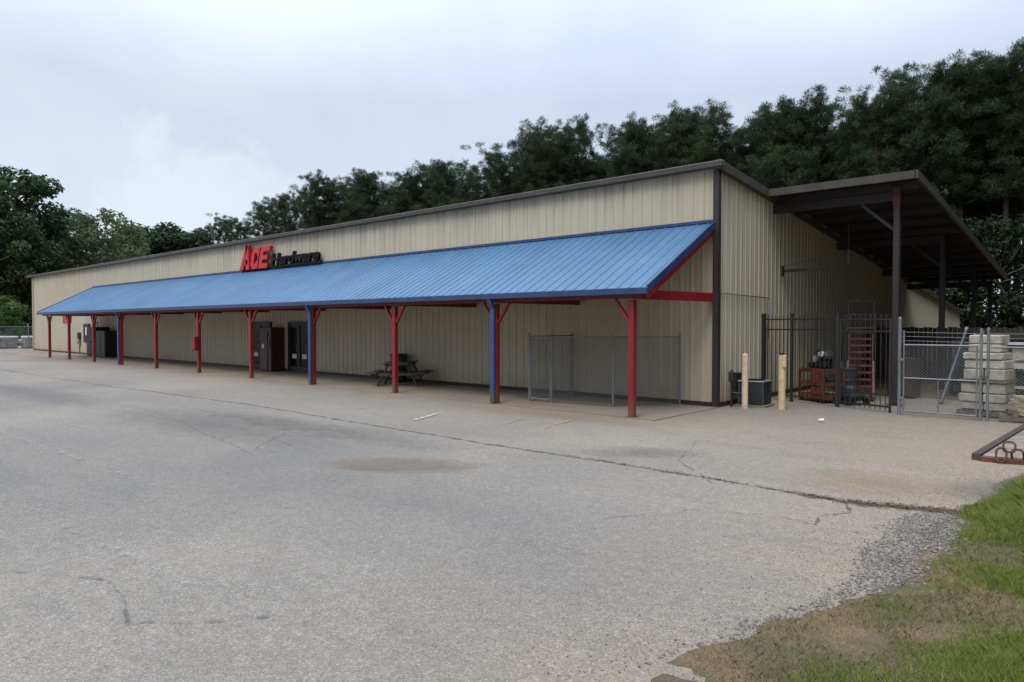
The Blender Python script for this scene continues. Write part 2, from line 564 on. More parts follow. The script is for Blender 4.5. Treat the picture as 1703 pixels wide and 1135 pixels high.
def verge_z(x, y):
    d = edge_d(x, y)
    t = np.clip(d / 0.9, -1, 1)
    z = -0.006 + 0.045 * t + np.clip(d - 0.3, 0, 5) * 0.018
    z = z + np.clip(d * 2, 0, 1) * ((vnoise(x * 1.3, y * 1.3, 3) - .5) * .06 + (vnoise(x * 5, y * 5, 4) - .5) * .035 + (vnoise(x * 14, y * 14, 5) - .5) * .015)
    return np.where(d < -0.25, -0.08, z)


mb = MB()
mb.add([(-900, -900, -0.12), (900, -900, -0.12), (900, 900, -0.12), (-900, 900, -0.12)], [(0, 1, 2, 3)])
mb.build("ground", "soil", fix=False)["kind"] = "structure"

mb = MB()
mb.add([(-150, -120, 0), (14, -120, 0), (14, 33, 0), (-150, 33, 0)], [(0, 1, 2, 3)])
mb.build("parking_lot", "asphalt", fix=False)["kind"] = "structure"

# porch slab, a finger above the lot
mb = MB()
mb.box((-30.05, -1.62, -0.075), (60.3, 3.24, 0.19))
mb.build("pavement", "concrete")["kind"] = "structure"

# verge
gx = np.concatenate([np.arange(5.0, 10.0, 0.07), np.arange(10.0, 40, 1.0)])
gy = np.concatenate([np.arange(-70, -16, 1.0), np.arange(-16, -3.3, 0.07)])
X, Y = np.meshgrid(gx, gy)
Z = verge_z(X, Y)
P = np.stack([X, Y, Z], -1).reshape(-1, 3)
nx = len(gx)
fs = [(j * nx + i, j * nx + i + 1, (j + 1) * nx + i + 1, (j + 1) * nx + i) for j in range(len(gy) - 1) for i in range(nx - 1)]
mb = MB(); mb.v = [tuple(p) for p in P]; mb.f = fs
mb.build("grass_verge", "soil", smooth=True, fix=False)["kind"] = "structure"


def blades(n, xr, yr, dens, hgt, wid, lean, seed):
    g = np.random.default_rng(seed)
    x = g.uniform(*xr, n); y = g.uniform(*yr, n)
    d = edge_d(x, y)
    keep = dens(x, y, d, g) & (d > 0.02)
    x, y, d = x[keep], y[keep], d[keep]
    n = len(x)
    z = verge_z(x, y) - 0.005
    a = g.uniform(0, 2 * np.pi, n)
    h = hgt(x, y, d, g)
    w = wid * g.uniform(0.6, 1.4, n)
    L = lean * g.uniform(0.2, 1.3, n) * h
    b2 = g.uniform(0, 2 * np.pi, n)
    px, py = np.cos(a) * w / 2, np.sin(a) * w / 2
    lx, ly = np.cos(b2) * L, np.sin(b2) * L
    base = np.stack([x, y, z], -1)
    side = np.stack([px, py, 0 * px], -1)
    mid = base + np.stack([lx * .35, ly * .35, h * .6], -1)
    tip = base + np.stack([lx, ly, h], -1)
    q = np.stack([base - side, base + side, mid + side * .75, tip, mid - side * .75], 1)
    return q


def lush(x, y):
    v = vnoise(x * .55 + 3, y * .55, 11) * .6 + vnoise(x * 1.7, y * 1.7, 12) * .4
    d = x - np.interp(y, EY, EX)
    return v + np.clip((d - 0.55) * .45, -.4, .4) + np.clip((y + 11.2) * .09, -.14, .25)


def gravel_zone(x, y):
    d = edge_d(x, y)
    lim = np.interp(y, [-12.6, -11.8, -10.9, -10.2, -9.0, -8.1, -7.6, -7.3], [-.02, 0.0, .06, .30, .44, .36, .08, -.1])
    return np.where(d < 0, lim + d * 1.8, lim - d)


def dg(x, y, d, g):
    return (g.uniform(0, 1, len(x)) < np.clip((lush(x, y) + (vnoise(x * 3.1, y * 3.1, 51) - .5) * .45 - .385) * 3.0, 0.10, 1) * np.clip(.6 + (x - 6.15) * .7 + (y + 11.6) * .35, .5, 1)) & (gravel_zone(x, y) < g.uniform(-.1, .06, len(x)))


def hg(x, y, d, g):
    return (0.022 + 0.085 * np.clip((lush(x, y) - .44) * 2.2, 0, 1)) * g.uniform(.5, 1.5, len(x)) * np.clip(.3 + d * 2.2, .3, 1)


q = blades(520000, (5.7, 9.6), (-14.2, -3.9), dg, hg, 0.0055, .8, 21)
q2 = blades(22000, (9.0, 22), (-18, -3.9), dg, hg, 0.02, .8, 22)
o = link_mesh("grass", np_mesh("grass", np.concatenate([q, q2]), 5, "grass"))
tag(o, "green grass growing thick along the verge beside the lot", "grass", kind="stuff")


def dd(x, y, d, g):
    return (g.uniform(0, 1, len(x)) < np.clip(.7 - np.abs(lush(x, y) - .38) * 1.3, 0.04, .7) * (vnoise(x * 2.3, y * 2.3, 31) > .30)) & (gravel_zone(x, y) < g.uniform(-.1, .03, len(x)))


q = blades(260000, (5.6, 9.2), (-14.2, -3.9), dd, lambda x, y, d, g: 00.024 * g.uniform(.3, 1.9, len(x)), 0.0038, 1.0, 23)
o = link_mesh("dry_grass", np_mesh("dry_grass", q, 5, "dry"))
tag(o, "dry yellow grass and stubble over the bare soil of the verge", "dry grass", kind="stuff")

# gravel spilled between asphalt and grass
g = np.random.default_rng(5)
n = 30000
x = g.uniform(5.6, 7.6, n); y = g.uniform(-13, -7.0, n)
gz = gravel_zone(x, y)
keep = (gz > g.uniform(-.12, .12, n) ** 1) & (edge_d(x, y) > -.10 - .25 * g.uniform(0, 1, n) ** 3)
x, y = x[keep], y[keep]
n = len(x)
z = np.maximum(verge_z(x, y), 0)
r = 0.005 + 0.013 * g.uniform(0, 1, n) ** 1.8; r = r * (1 + (g.uniform(0, 1, n) > .95) * .7)
oct_ = np.array([(1, 0, 0), (0, 1, 0), (-1, 0, 0), (0, -1, 0), (0, 0, .75), (0, 0, -.75)], float)
J = oct_[None] * r[:, None, None] * g.uniform(.65, 1.35, (n, 6, 1))
an = g.uniform(0, 6.28, n)
Jx = J[..., 0] * np.cos(an)[:, None] - J[..., 1] * np.sin(an)[:, None]
Jy = J[..., 0] * np.sin(an)[:, None] + J[..., 1] * np.cos(an)[:, None]
V = np.stack([Jx + x[:, None], Jy + y[:, None], J[..., 2] + z[:, None] + r[:, None] * .35], -1)
T = np.array([(0, 1, 4), (1, 2, 4), (2, 3, 4), (3, 0, 4), (1, 0, 5), (2, 1, 5), (3, 2, 5), (0, 3, 5)])
o = link_mesh("gravel", np_mesh("gravel", V[:, T].reshape(-1, 3, 3), 3, "gravel"))
tag(o, "loose grey gravel at the broken edge of the asphalt", "gravel", kind="stuff")


g = np.random.default_rng(91)
n = 2600
y = g.uniform(-13.4, -4.2, n)
x = np.interp(y, EY, EX) - np.abs(g.normal(0, .5, n)) ** 1.3
r = 0.003 + 0.006 * g.uniform(0, 1, n) ** 2
J = oct_[None] * r[:, None, None] * g.uniform(.65, 1.35, (n, 6, 1))
V = np.stack([J[..., 0] + x[:, None], J[..., 1] + y[:, None], J[..., 2] + r[:, None] * .4], -1)
o = link_mesh("gravel", np_mesh("gravel", V[:, T].reshape(-1, 3, 3), 3, "gravel"))
tag(o, "scattered grit and small stones on the asphalt along the verge", "grit", kind="stuff")

# leaf litter washed along the seam
g = np.random.default_rng(77)
n = 1300
x = np.concatenate([g.normal(5.75, .5, 700), g.uniform(1.5, 6.3, 350), g.normal(6.4, .25, 250)])
y = np.interp(x, [1.5, 3.75, 5.3, 6.3, 7.0], [-7.72, -7.78, -7.86, -7.6, -7.3]) + g.normal(0, .035, n) * (1 + (x > 5.2) * 1.3)
z = np.maximum(verge_z(x, y), 0) + .012 + g.uniform(0, .012, n)
a = g.uniform(0, 6.28, n); L = g.uniform(.008, .035, n); wd = g.uniform(.003, .009, n)
cc = np.stack([x, y, z], -1)
u = np.stack([np.cos(a) * L, np.sin(a) * L, g.uniform(-.006, .006, n)], -1)
v = np.stack([-np.sin(a) * wd, np.cos(a) * wd, g.uniform(-.004, .004, n)], -1)
o = link_mesh("leaf_litter", np_mesh("leaf_litter", np.stack([cc - u, cc - v, cc + u, cc + v], 1), 4, "mulch"))
tag(o, "dark leaf litter washed along the seam towards the grass", "leaf litter", kind="stuff")


# ------------------------------------------------------------------ marks on the lot
def ribbon(name, pts, w, mat, z=0.004, jit=0.0, wj=0.0, seed=1, step=0.12):
    rr = random.Random(seed)
    P2 = []
    for (ax, ay), (bx, by) in zip(pts[:-1], pts[1:]):
        L = math.hypot(bx - ax, by - ay)
        k = max(1, int(L / step))
        for i in range(k):
            P2.append((ax + (bx - ax) * i / k, ay + (by - ay) * i / k))
    P2.append(pts[-1])
    mb = MB()
    dx = dy = 0
    row = []
    for i, (x, y) in enumerate(P2):
        a = P2[max(0, i - 1)]; c = P2[min(len(P2) - 1, i + 1)]
        t = Vector((c[0] - a[0], c[1] - a[1])).normalized()
        nn = Vector((-t.y, t.x))
        dx = dx * .86 + rr.uniform(-1, 1) * jit
        ww = max(w * .12, w * (1 + rr.uniform(-wj, wj)))
        row.append((Vector((x, y)) + nn * (dx + ww / 2), Vector((x, y)) + nn * (dx - ww / 2)))
    vs = []
    for a, c in row:
        vs += [(a.x, a.y, z), (c.x, c.y, z)]
    mb.add(vs, [(2 * i, 2 * i + 1, 2 * i + 3, 2 * i + 2) for i in range(len(row) - 1)])
    o = mb.build(name, mat, fix=False)
    o["kind"] = "structure"
    return o


ribbon("road_seam", [(-62, -8.6), (-20, -8.15), (-10, -7.6), (-4, -7.72), (-.7, -7.82), (1.8, -7.73), (3.75, -7.78), (5.3, -7.86), (6.3, -7.6)], 0.075, "crack", 0.004, 0.02, 0.8, 3)
ribbon("road_seam", [(4.6, -7.84), (5.4, -7.9), (6.6, -7.45)], 0.13, "crack", 0.0085, 0.03, 0.9, 4)
for i, pts in enumerate([[(5.35, -7.9), (5.5, -8.35), (5.28, -8.75), (5.36, -9.1)], [(3.6, -10.4), (4.2, -9.35), (4.9, -9.0), (5.5, -9.15), (6.1, -9.1)],
                         [(-2.6, -11.1), (-5.5, -10.6), (-9, -10.0), (-13, -9.7), (-18, -9.9)], [(-3.4, -9.5), (-6, -9.2), (-10, -9.0), (-14, -9.2)], [(-3.0, -10.2), (-4.6, -9.9), (-5.4, -10.5), (-6.6, -9.7), (-7.6, -10.2)], [(-2.2, -10.6), (-3.2, -10.7), (-3.9, -10.0), (-4.4, -9.5)],
                         [(3.7, -8.0), (2.6, -6.9), (2.1, -5.2), (2.4, -3.4)], [(.6, -15.2), (1.6, -14.6), (2.6, -14.8), (3.3, -14.0)]]):
    ribbon("road_crack", pts, 0.016 if i else 0.035, "crack_thin" if i else "crack", 0.0105 + i * .0005, 0.025, 0.9, 10 + i)


def patch(name, x, y, sx, sy, rz, mat, z):
    mb = MB()
    n = 40
    mb.add([(0, 0, 0)] + [(math.cos(2 * math.pi * i / n), math.sin(2 * math.pi * i / n), 0) for i in range(n)],
           [(0, i + 1, (i + 1) % n + 1) for i in range(n)])
    o = mb.build(name, mat, fix=False)
    o.location = (x, y, z); o.scale = (sx, sy, 1); o.rotation_euler = (0, 0, rz)
    o["kind"] = "structure"
    return o


patch("road_stain", -0.3, -10.0, 1.9, 0.9, R(35), "stain_tan", 0.013)
patch("road_stain", -6.5, -9.9, 6.0, 1.9, R(3), "stain_dark", 0.0145)
patch("road_stain", -5.0, -8.8, 6.5, 1.0, R(2), "stain_dark", 0.016)
patch("road_stain", -18.0, -10.6, 10.0, 1.3, R(2), "stain_dark", 0.0175)
patch("road_stain", 1.9, -6.7, 1.5, 0.8, R(40), "stain_dark", 0.019)
patch("road_stain", -2.4, -3.9, 4.5, 1.0, R(2), "stain_soil", 0.0205)
patch("road_stain", 5.4, -6.6, 1.6, 1.2, R(20), "stain_soil", 0.022)
patch("road_stain", 6.6, -6.0, 1.4, 0.9, R(70), "stain_dark", 0.025)
for i, (ax, ay, bx, by, w, mt) in enumerate([
        (-3.85, -6.7, -4.35, -5.5, .12, "paint_white2"), (-.95, -5.9, -1.3, -4.4, .1, "paint_yellow"), (-1.9, -6.1, -2.4, -4.4, .1, "paint_yellow"),
        (-6.4, -6.6, -6.9, -5.0, .1, "paint_yellow"), (-9.0, -6.6, -9.5, -5.0, .1, "paint_white"), (-11.6, -6.6, -12.1, -5.0, .1, "paint_yellow"),
        (-14.2, -6.6, -14.7, -5.0, .1, "paint_white"), (-17, -6.6, -17.5, -5.0, .1, "paint_yellow"), (-20, -6.6, -20.5, -5.0, .1, "paint_white"),
        (-1.5, -14.4, 2.6, -14.2, .09, "paint_white"), (-8.6, -13.2, -1.0, -12.95, .09, "paint_white"), (-15, -12.2, -7.5, -11.9, .09, "paint_white"),
        (1.0, -4.9, 1.9, -3.2, .1, "paint_white"), (-25, -6.7, -25.5, -5.0, .1, "paint_white"), (-30, -6.7, -30.5, -5.0, .1, "paint_yellow")]):
    ribbon("road_marking", [(ax, ay), (bx, by)], w, mt, 0.0265 + i * .0002, 0, 0.15, 40 + i)


# ------------------------------------------------------------------ building
LX, DY = 60.1, 34.1
EAVE = 6.12
SL = 0.0955
BL = thing("store_building", "long beige ribbed metal store with brown trim behind the blue porch roof", "building")


def ribbed(u0, u1, z0, ztop, side, sp=0.305, out=0.022):
    """ribbed sheet; side gives (origin, u axis, outward axis)"""
    org, ua, oa = (Vector(t) for t in side)
    prof = []
    u = u0
    while u < u1 - 1e-4:
        for du, h in ((0, 0), (.09, 0), (.1, .006), (.12, .006), (.13, 0), (.205, 0), (.225, out), (.27, out), (.29, 0)):
            if u + du <= u1:
                prof.append((u + du, h))
        u += sp
    prof.append((u1, 0))
    mb = MB()
    vs = []
    for uu, h in prof:
        p = org + ua * uu + oa * h
        zt = ztop(uu) if callable(ztop) else ztop
        vs += [(p.x, p.y, z0), (p.x, p.y, zt)]
    mb.add(vs, [(2 * i, 2 * i + 2, 2 * i + 3, 2 * i + 1) for i in range(len(prof) - 1)])
    return mb


rake = lambda y: EAVE - .06 - SL * y
ribbed(0, LX, 0.02, EAVE - .05, ((-LX, 0, 0), (1, 0, 0), (0, -1, 0))).build("wall", "wall", BL)
ribbed(0, DY, 0.02, rake, ((0, 0, 0), (0, 1, 0), (1, 0, 0))).build("wall", "wall", BL)
ribbed(0, DY, 0.02, rake, ((-LX, 0, 0), (0, 1, 0), (-1, 0, 0))).build("wall", "wall", BL)
ribbed(0, LX, 0.02, rake(DY), ((-LX, DY, 0), (1, 0, 0), (0, 1, 0))).build("wall", "wall", BL)
mb = MB()
z0, z1 = EAVE + .05, EAVE + .05 - SL * (DY + .4)
mb.prism([(-.18, z0 - .1), (DY + .3, z1 - .1), (DY + .3, z1), (-.18, z0)], -LX - .2, 0.12, "x")
mb.build("roof", "roofing", BL)
mb = MB()   # eave sheet and gutter along the front
mb.box((-LX / 2 - .38, -0.145, EAVE + .015), (LX + 1.22, .19, .165), ch=.02)
mb.build("eave_trim", "brown", BL)
for xx, nm in ((.10, "rake_trim"), (-LX - .12, "rake_trim")):
    mb = MB()
    mb.prism([(-.19, EAVE - .11 + .01), (DY + .3, EAVE - .12 - SL * DY - .02), (DY + .3, EAVE + .13 - SL * DY - .02), (-.19, EAVE + .128)], xx - .07, xx + .07, "x")
    mb.build(nm, "brown", BL)
for xx in (0.0, -LX):
    mb = MB()
    s_ = 1 if xx == 0 else -1
    mb.box((xx + s_ * .012, -.02, EAVE / 2 - .05), (.15, .15, EAVE - .1))
    mb.build("corner_trim", "brown_dark" if xx == 0 else "wall", BL)
mb = MB(); mb.box((-LX / 2, -.02, .075), (LX - .2, .08, .11)); mb.build("base_band", "brown_dark", BL)  # dark band along the foot of the wall
mb = MB(); mb.box((.02, DY / 2, .06), (.06, DY - .3, .12)); mb.build("base_band", "brown_dark", BL)
# conduit on the end wall
mb = MB(); mb.path([(.06, .09, 2.92), (.06, 3.25, 2.88), (.06, 3.25, 1.7)], .018); mb.build("conduit", "galv", BL, smooth=True)


# entrance doors
def door(x0, x1, ztop, leaves=1):
    w, y0 = x1 - x0, -.05
    mb = MB()
    t = .07
    mb.box((x0 + t / 2, y0, ztop / 2), (t, .13, ztop)).box((x1 - t / 2, y0, ztop / 2), (t, .13, ztop)).box(((x0 + x1) / 2, y0, ztop - t / 2), (w - 2 * t - .002, .128, t))
    d = mb.build("door", "iron", BL)
    xs = np.linspace(x0 + t, x1 - t, leaves + 1)
    for a, c in zip(xs[:-1], xs[1:]):
        st = .06
        mb = MB()
        mb.box((a + st / 2 + .004, y0 - .01, .06 + (ztop - t - .06) / 2), (st, .06, ztop - t - .08)).box((c - st / 2 - .004, y0 - .01, .06 + (ztop - t - .06) / 2), (st, .06, ztop - t - .08))
        mb.box(((a + c) / 2, y0 - .01, .17), (c - a - 2 * st - .01, .058, .2)).box(((a + c) / 2, y0 - .01, ztop - t - .06), (c - a - 2 * st - .01, .058, .08))
        mb.build("leaf_frame", "iron", d)
        mb = MB(); mb.box(((a + c) / 2, y0 + .0, ztop / 2 + .05), (c - a - 2 * st - .012, .012, ztop - .42)); mb.build("pane", "glass", d)
        mb = MB(); mb.path([(c - .1, y0 - .04, .95), (c - .1, y0 - .085, .95), (c - .1, y0 - .085, 1.25), (c - .1, y0 - .04, 1.25)], .012); mb.build("handle", "galv", d)
        mb = MB(); mb.box(((a + c) / 2, y0 - .012, .72), ((c - a) * .42, .008, .2)); mb.build("notice", "pale", d)


door(-23.75, -21.85, 2.25, 2)
door(-20.3, -18.55, 2.25, 2)
# ------------------------------------------------------------------ things on / by the front wall
t = thing("display_cabinet", "tall red-brown cabinet with a pale round dial between the two entrance doors", "cabinet", (-21.2, -.42, 0.02))
mb = MB(); mb.box((0, .06, 1.0), (.95, .66, 1.96), ch=.02); mb.build("body", "brown_cab", t)
mb = MB(); mb.box((-.12, -.285, .52), (.62, .03, .86)); mb.build("lower_panel", "pink", t)
mb = MB(); mb.box((-.12, -.285, 1.42), (.62, .03, .82)); mb.build("upper_panel", "brown_cab", t)
mb = MB(); mb.prism([(-.12 + .11 * math.cos(a), 1.14 + .11 * math.sin(a)) for a in np.linspace(0, 6.283, 18)[:-1]], -.33, -.3); mb.build("dial", "pale", t)
mb = MB(); mb.box((.34, -.285, 1.25), (.14, .03, .5)); mb.build("coin_panel", "dark", t)

t = thing("wall_sign", "square red sign fixed high on the wall near the far porch end", "sign", (-51.4, -.05, 2.62))
mb = MB(); mb.box((0, 0, 0), (1.9, .05, .68), ch=.01); mb.build("board", "sign_red", t)
mb = MB(); mb.box((0, -.03, 0), (1.78, .012, .56)); mb.build("face", simple("faded_sign_red", (.42, .03, .025), .5), t)
t = thing("notice_case", "dark framed notice case with a pale sheet on the far wall", "notice case", (-47.0, -.06, 1.55))
mb = MB(); mb.box((0, 0, 0), (1.2, .1, 1.3), ch=.01); mb.build("frame", "iron", t)
mb = MB(); mb.box((0, -.055, 0), (1.0, .012, 1.1)); mb.build("pane", "glass", t)
mb = MB(); mb.box((.1, -.067, .12), (.36, .01, .55)); mb.build("sheet", "pale", t)
t = thing("meter_box", "small dark meter box low on the wall beside the notice case", "meter", (-48.6, -.08, 0.62))
mb = MB(); mb.box((0, 0, .7), (.42, .16, .5), ch=.015); mb.build("box", "dark", t)
mb = MB(); mb.lathe((0, 0, .12), [(.0, 0), (.14, 0), (.15, .25), (.0, .25)], 12); mb.build("meter", "unit_top", t)
mb = MB(); mb.tube((0, .03, .37), (0, .03, .47), .03).tube((0, .03, .1), (0, .03, -.55), .03); mb.build("riser", "dark", t)


def locker(x, w, h, label, hook):
    t = thing("storage_locker", label, "locker", (x, -.5, .02), 0, "black storage lockers by the far wall")
    mb = MB(); mb.box((0, .05, h / 2), (w, .8, h), ch=.02); mb.build("body", "black", t)
    for i in (-1, 1):
        mb = MB(); mb.box((i * w / 4, -.365, h / 2), (w / 2 - .05, .03, h - .12)); d = mb.build("door", "iron", t)
        m2 = MB()
        for k in range(7):
            m2.box((i * w / 4, -.385, .2 + k * (h - .4) / 6), (w / 2 - .14, .015, .035))
        m2.build("louvre", "black", d)
        m2 = MB(); m2.box((i * .06, -.395, h * .5), (.025, .03, .22)); m2.build("handle", "galv", d)
    if hook:
        mb = MB(); mb.path([(-.35, 0, h), (-.35, 0, h + .28), (-.15, 0, h + .4), (.1, 0, h + .28), (.1, 0, h)], .035, 8); mb.build("lifting_loop", "wrap", t, smooth=True)
    return t


locker(-43.5, 1.7, 1.95, "taller black locker with a white loop on its top by the far wall", True)
locker(-41.75, 1.6, 1.72, "lower black locker without a loop standing nearer the entrance", False)

# ------------------------------------------------------------------ porch canopy
PY = -3.1
PX = [-0.55, -4.75, -9.0, -13.5, -17.9, -22.5, -27.1, -31.6, -35.75, -40.1, -44.0]
CN = thing("porch_canopy", "long blue metal porch roof on red posts along the storefront", "canopy")
X0, X1 = -45.6, -0.02
ZA, ZE, YE = 4.70, 2.93, -3.32
slope = (ZA - ZE) / (0 - YE)
# ribbed roof sheet
mb = MB()
vs = []
prof = []
u = X0
while u < X1 - .001:
    for du, h in ((0, 0), (.115, 0), (.125, .005), (.145, .005), (.155, 0), (.246, 0), (.26, .023), (.282, .023), (.297, 0)):
        if u + du < X1: prof.append((u + du, h))
    u += .305
prof.append((X1, 0))
for uu, h in prof:
    vs += [(uu, YE - .06, ZE - .06 * slope + .02 + h), (uu, -.045, ZA - .045 * slope + .02 + h)]
mb.add(vs, [(2 * i, 2 * i + 2, 2 * i + 3, 2 * i + 1) for i in range(len(prof) - 1)])
mb.build("roof_sheet", "blue", CN)
mb = MB()   # underside deck, so that the roof has a thickness
mb.prism([(YE + .02, ZE - .045), (-.05, ZA - .07), (-.05, ZA - .04), (YE + .02, ZE - .012)], X0 + .03, X1 - .03, "x")
mb.build("roof_deck", "red_dark", CN)
mb = MB(); mb.box(((X0 + X1) / 2, YE - .04, ZE - .075), (X1 - X0 + .04, .09, .15), ch=.012); mb.build("gutter", "blue_trim", CN)
for xx in (X0, X1 - .02):
    mb = MB()
    mb.prism([(YE - .03, ZE - .13), (-.05, ZA - .16), (-.05, ZA + .035), (YE - .03, ZE + .045)], xx - .025, xx + .025, "x")
    mb.build("rake_trim", "blue_trim", CN)
mb = MB(); mb.bar((X1 - .055, YE + .06, ZE - .20 + .06 * slope), (X1 - .055, -.1, ZA - .20 - .1 * slope), .05, .15); mb.build("end_rafter", "red", CN)
mb = MB(); mb.box(((X0 + X1) / 2, -.07, ZA + .035), (X1 - X0, .07, .075)); mb.build("flashing", "blue_trim", CN)
mb = MB(); mb.box(((X0 + X1) / 2, PY, 2.79), (X1 - X0 - .5, .1, .17)); mb.build("eave_beam", "red_dark", CN)
for k, (yy) in enumerate((-2.3, -1.55, -.8)):
    mb = MB(); zz = ZA + slope * yy - .12
    mb.box(((X0 + X1) / 2, yy, zz), (X1 - X0 - .1, .06, .1)); mb.build("purlin", "red_dark", CN)
for i, x in enumerate(PX):
    mb = MB(); mb.box((x, PY, 1.33), (.142, .142, 2.68), ch=.012); mb.box((x, PY, .012), (.26, .26, .02))
    p = mb.build("post", "red", CN)
    for s_ in (-1, 1):
        if (i == 0 and s_ == 1): continue
        mb = MB(); mb.bar((x + s_ * .07, PY, 2.17), (x + s_ * .46, PY, 2.69), .065, .075, (0, 1, 0)); mb.build("brace", "red", p)
    mb = MB(); mb.bar((x + .04, PY + .08, 2.80), (x + .47, -.08, 2.80), .12, .22)
    tb = mb.build("tie_beam", "red" if i == 0 else "red_dark", CN)
    mb = MB(); mb.bar((x, PY, 2.97), (x, -.12, ZA - .27), .1, .14); mb.build("rafter", "red_dark", CN)
    if i in (1, 3, 7):
        mb = MB(); mb.box((x - .01, PY - .13, 1.31), (.15, .1, 2.52), ch=.012)
        mb.bar((x - .01, PY - .13, 2.52), (x - .01, YE - .05, 2.8), .13, .09)
        for zz in (.7, 1.9):
            mb.box((x - .01, PY - .126, zz), (.165, .115, .03))
        mb.build("downspout", "spout", CN)

t = thing("extinguisher_box", "small red box strapped to a red porch post beyond the entrance", "extinguisher box", (-22.5, PY - .16, 1.0))
mb = MB(); mb.box((-.03, 0, .3), (.3, .16, .62), ch=.02); mb.build("case", "red_dark", t)
mb = MB(); mb.box((-.03, -.085, .32), (.22, .012, .44)); mb.build("door", "red", t)

# ------------------------------------------------------------------ sign lettering
SG = thing("store_sign", "storefront sign of big red slanted letters and a smaller black word", "sign", (-24.35, -.12, 4.74))
sh = .32


def slant(poly, x0, z0=0.0):
    return [(x0 + x + sh * z, z0 + z) for x, z in poly]


def letter_mesh(polys, name, mat, y0=-.16, y1=0.0):
    mb = MB()
    for p in polys:
        mb.prism(p, y0, y1)
    return mb.build(name, mat, SG)


H_ = .98
A = [slant([(0, 0), (.34, 0), (.50, 1.16), (.28, 1.16)], -.02), slant([(.50, 1.16), (.28, 1.16), (.36, .8), (.62, 0), (.94, 0)], -.02), slant([(.3, .24), (.72, .24), (.66, .46), (.34, .46)], -.02)]
Cc = [slant([(0, .22), (.22, 0), (.27, .22), (.27, .76), (.22, H_), (0, .76)], 1.0), slant([(.22, 0), (.68, 0), (.68, .24), (.26, .24)], 1.0), slant([(.26, .74), (.68, .74), (.68, H_), (.22, H_)], 1.0),
      slant([(.48, .24), (.68, .24), (.68, .36), (.48, .36)], 1.0), slant([(.48, .62), (.68, .62), (.68, .74), (.48, .74)], 1.0)]
Ee = [slant([(0, 0), (.27, 0), (.27, H_), (0, H_)], 1.78), slant([(.27, 0), (.78, 0), (.78, .22), (.27, .22)], 1.78), slant([(.27, .39), (.68, .39), (.68, .59), (.27, .59)], 1.78), slant([(.27, .76), (.80, .76), (.80, H_), (.27, H_)], 1.78)]
letter_mesh(A, "red_letter", "sign_red")
letter_mesh(Cc, "red_letter", "sign_red", -.17)
letter_mesh(Ee, "red_letter", "sign_red", -.165)
cu = bpy.data.curves.new("black_word", "FONT")
cu.body = "Hardware"
cu.size = .78
cu.shear = .2
cu.extrude = .07
cu.offset = .018
cu.space_character = 1.02
to = bpy.data.objects.new("black_word", cu)
COL.objects.link(to)
bpy.context.view_layer.update()
me = bpy.data.meshes.new_from_object(to.evaluated_get(bpy.context.evaluated_depsgraph_get()))
bpy.data.objects.remove(to)
wv = np.array([v.co for v in me.vertices])
scl = 3.85 / (wv[:, 0].max() - wv[:, 0].min())
for v in me.vertices:
    x_, y_, z_ = v.co
    v.co = ((x_ - wv[:, 0].min()) * scl + 2.93, -.09 - z_, y_ * .92 + .1)
me.materials.clear(); me.materials.append(M["sign_black"])
link_mesh("black_word", me, SG)
mb = MB(); mb.box((4.85, -.06, .03), (3.95, .1, .1)); mb.box((1.4, -.05, -.02), (2.7, .08, .04)); mb.build("shadow_rail", "sign_black", SG)  # black rail drawn in place of the raceway shadow beneath the letters

# ------------------------------------------------------------------ side carport
CX, CY0, CY1 = 3.81, 3.0, 20.3
CP = thing("side_carport", "dark brown open carport roof leaning out from the store's end wall on steel posts", "carport", (0, 0, 0))
zc = lambda y: EAVE + .02 - SL * y
mb = MB()
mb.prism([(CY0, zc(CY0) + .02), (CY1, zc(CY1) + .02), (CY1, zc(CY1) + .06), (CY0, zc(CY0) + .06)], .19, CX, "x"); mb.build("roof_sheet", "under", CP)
mb = MB(); mb.box(((CX + .19) / 2, CY0 - .04, zc(CY0) - .01), (CX - .15, .08, .2)); mb.build("fascia", "brown", CP)
mb = MB(); mb.prism([(CY0 - .08, zc(CY0) - .11), (CY1, zc(CY1) - .11), (CY1, zc(CY1) + .1), (CY0 - .08, zc(CY0) + .1)], CX + .002, CX + .08, "x"); mb.build("rake_trim", "brown", CP)
k = 0
yy = CY0 + .55
while yy < CY1:
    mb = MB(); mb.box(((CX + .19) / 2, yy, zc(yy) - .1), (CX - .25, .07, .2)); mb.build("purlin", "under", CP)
    yy += 1.45
for y in (3.55, 9.5, 15.7, 20.0):
    zt = zc(y) - .2
    mb = MB(); mb.box((3.3, y, zt / 2), (.15, .2, zt), ch=.01)
    mb.box((3.3, y, .012), (.34, .34, .02))
    mb.build("post", "brown_dark", CP)
    mb = MB(); mb.box((1.65, y + .13, zt - .13), (3.2, .12, .24)); mb.build("rafter", "brown_dark", CP)
    mb = MB(); mb.bar((3.2, y + .13, zt - 1.0), (2.4, y + .13, zt - .26), .08, .08); mb.build("brace", "brown_dark", CP)
mb = MB(); mb.box((3.3, 3.55, 5.42), (.165, .215, .5)); mb.build("post_collar", simple("primer_red", (.075, .016, .016), .6), CP)

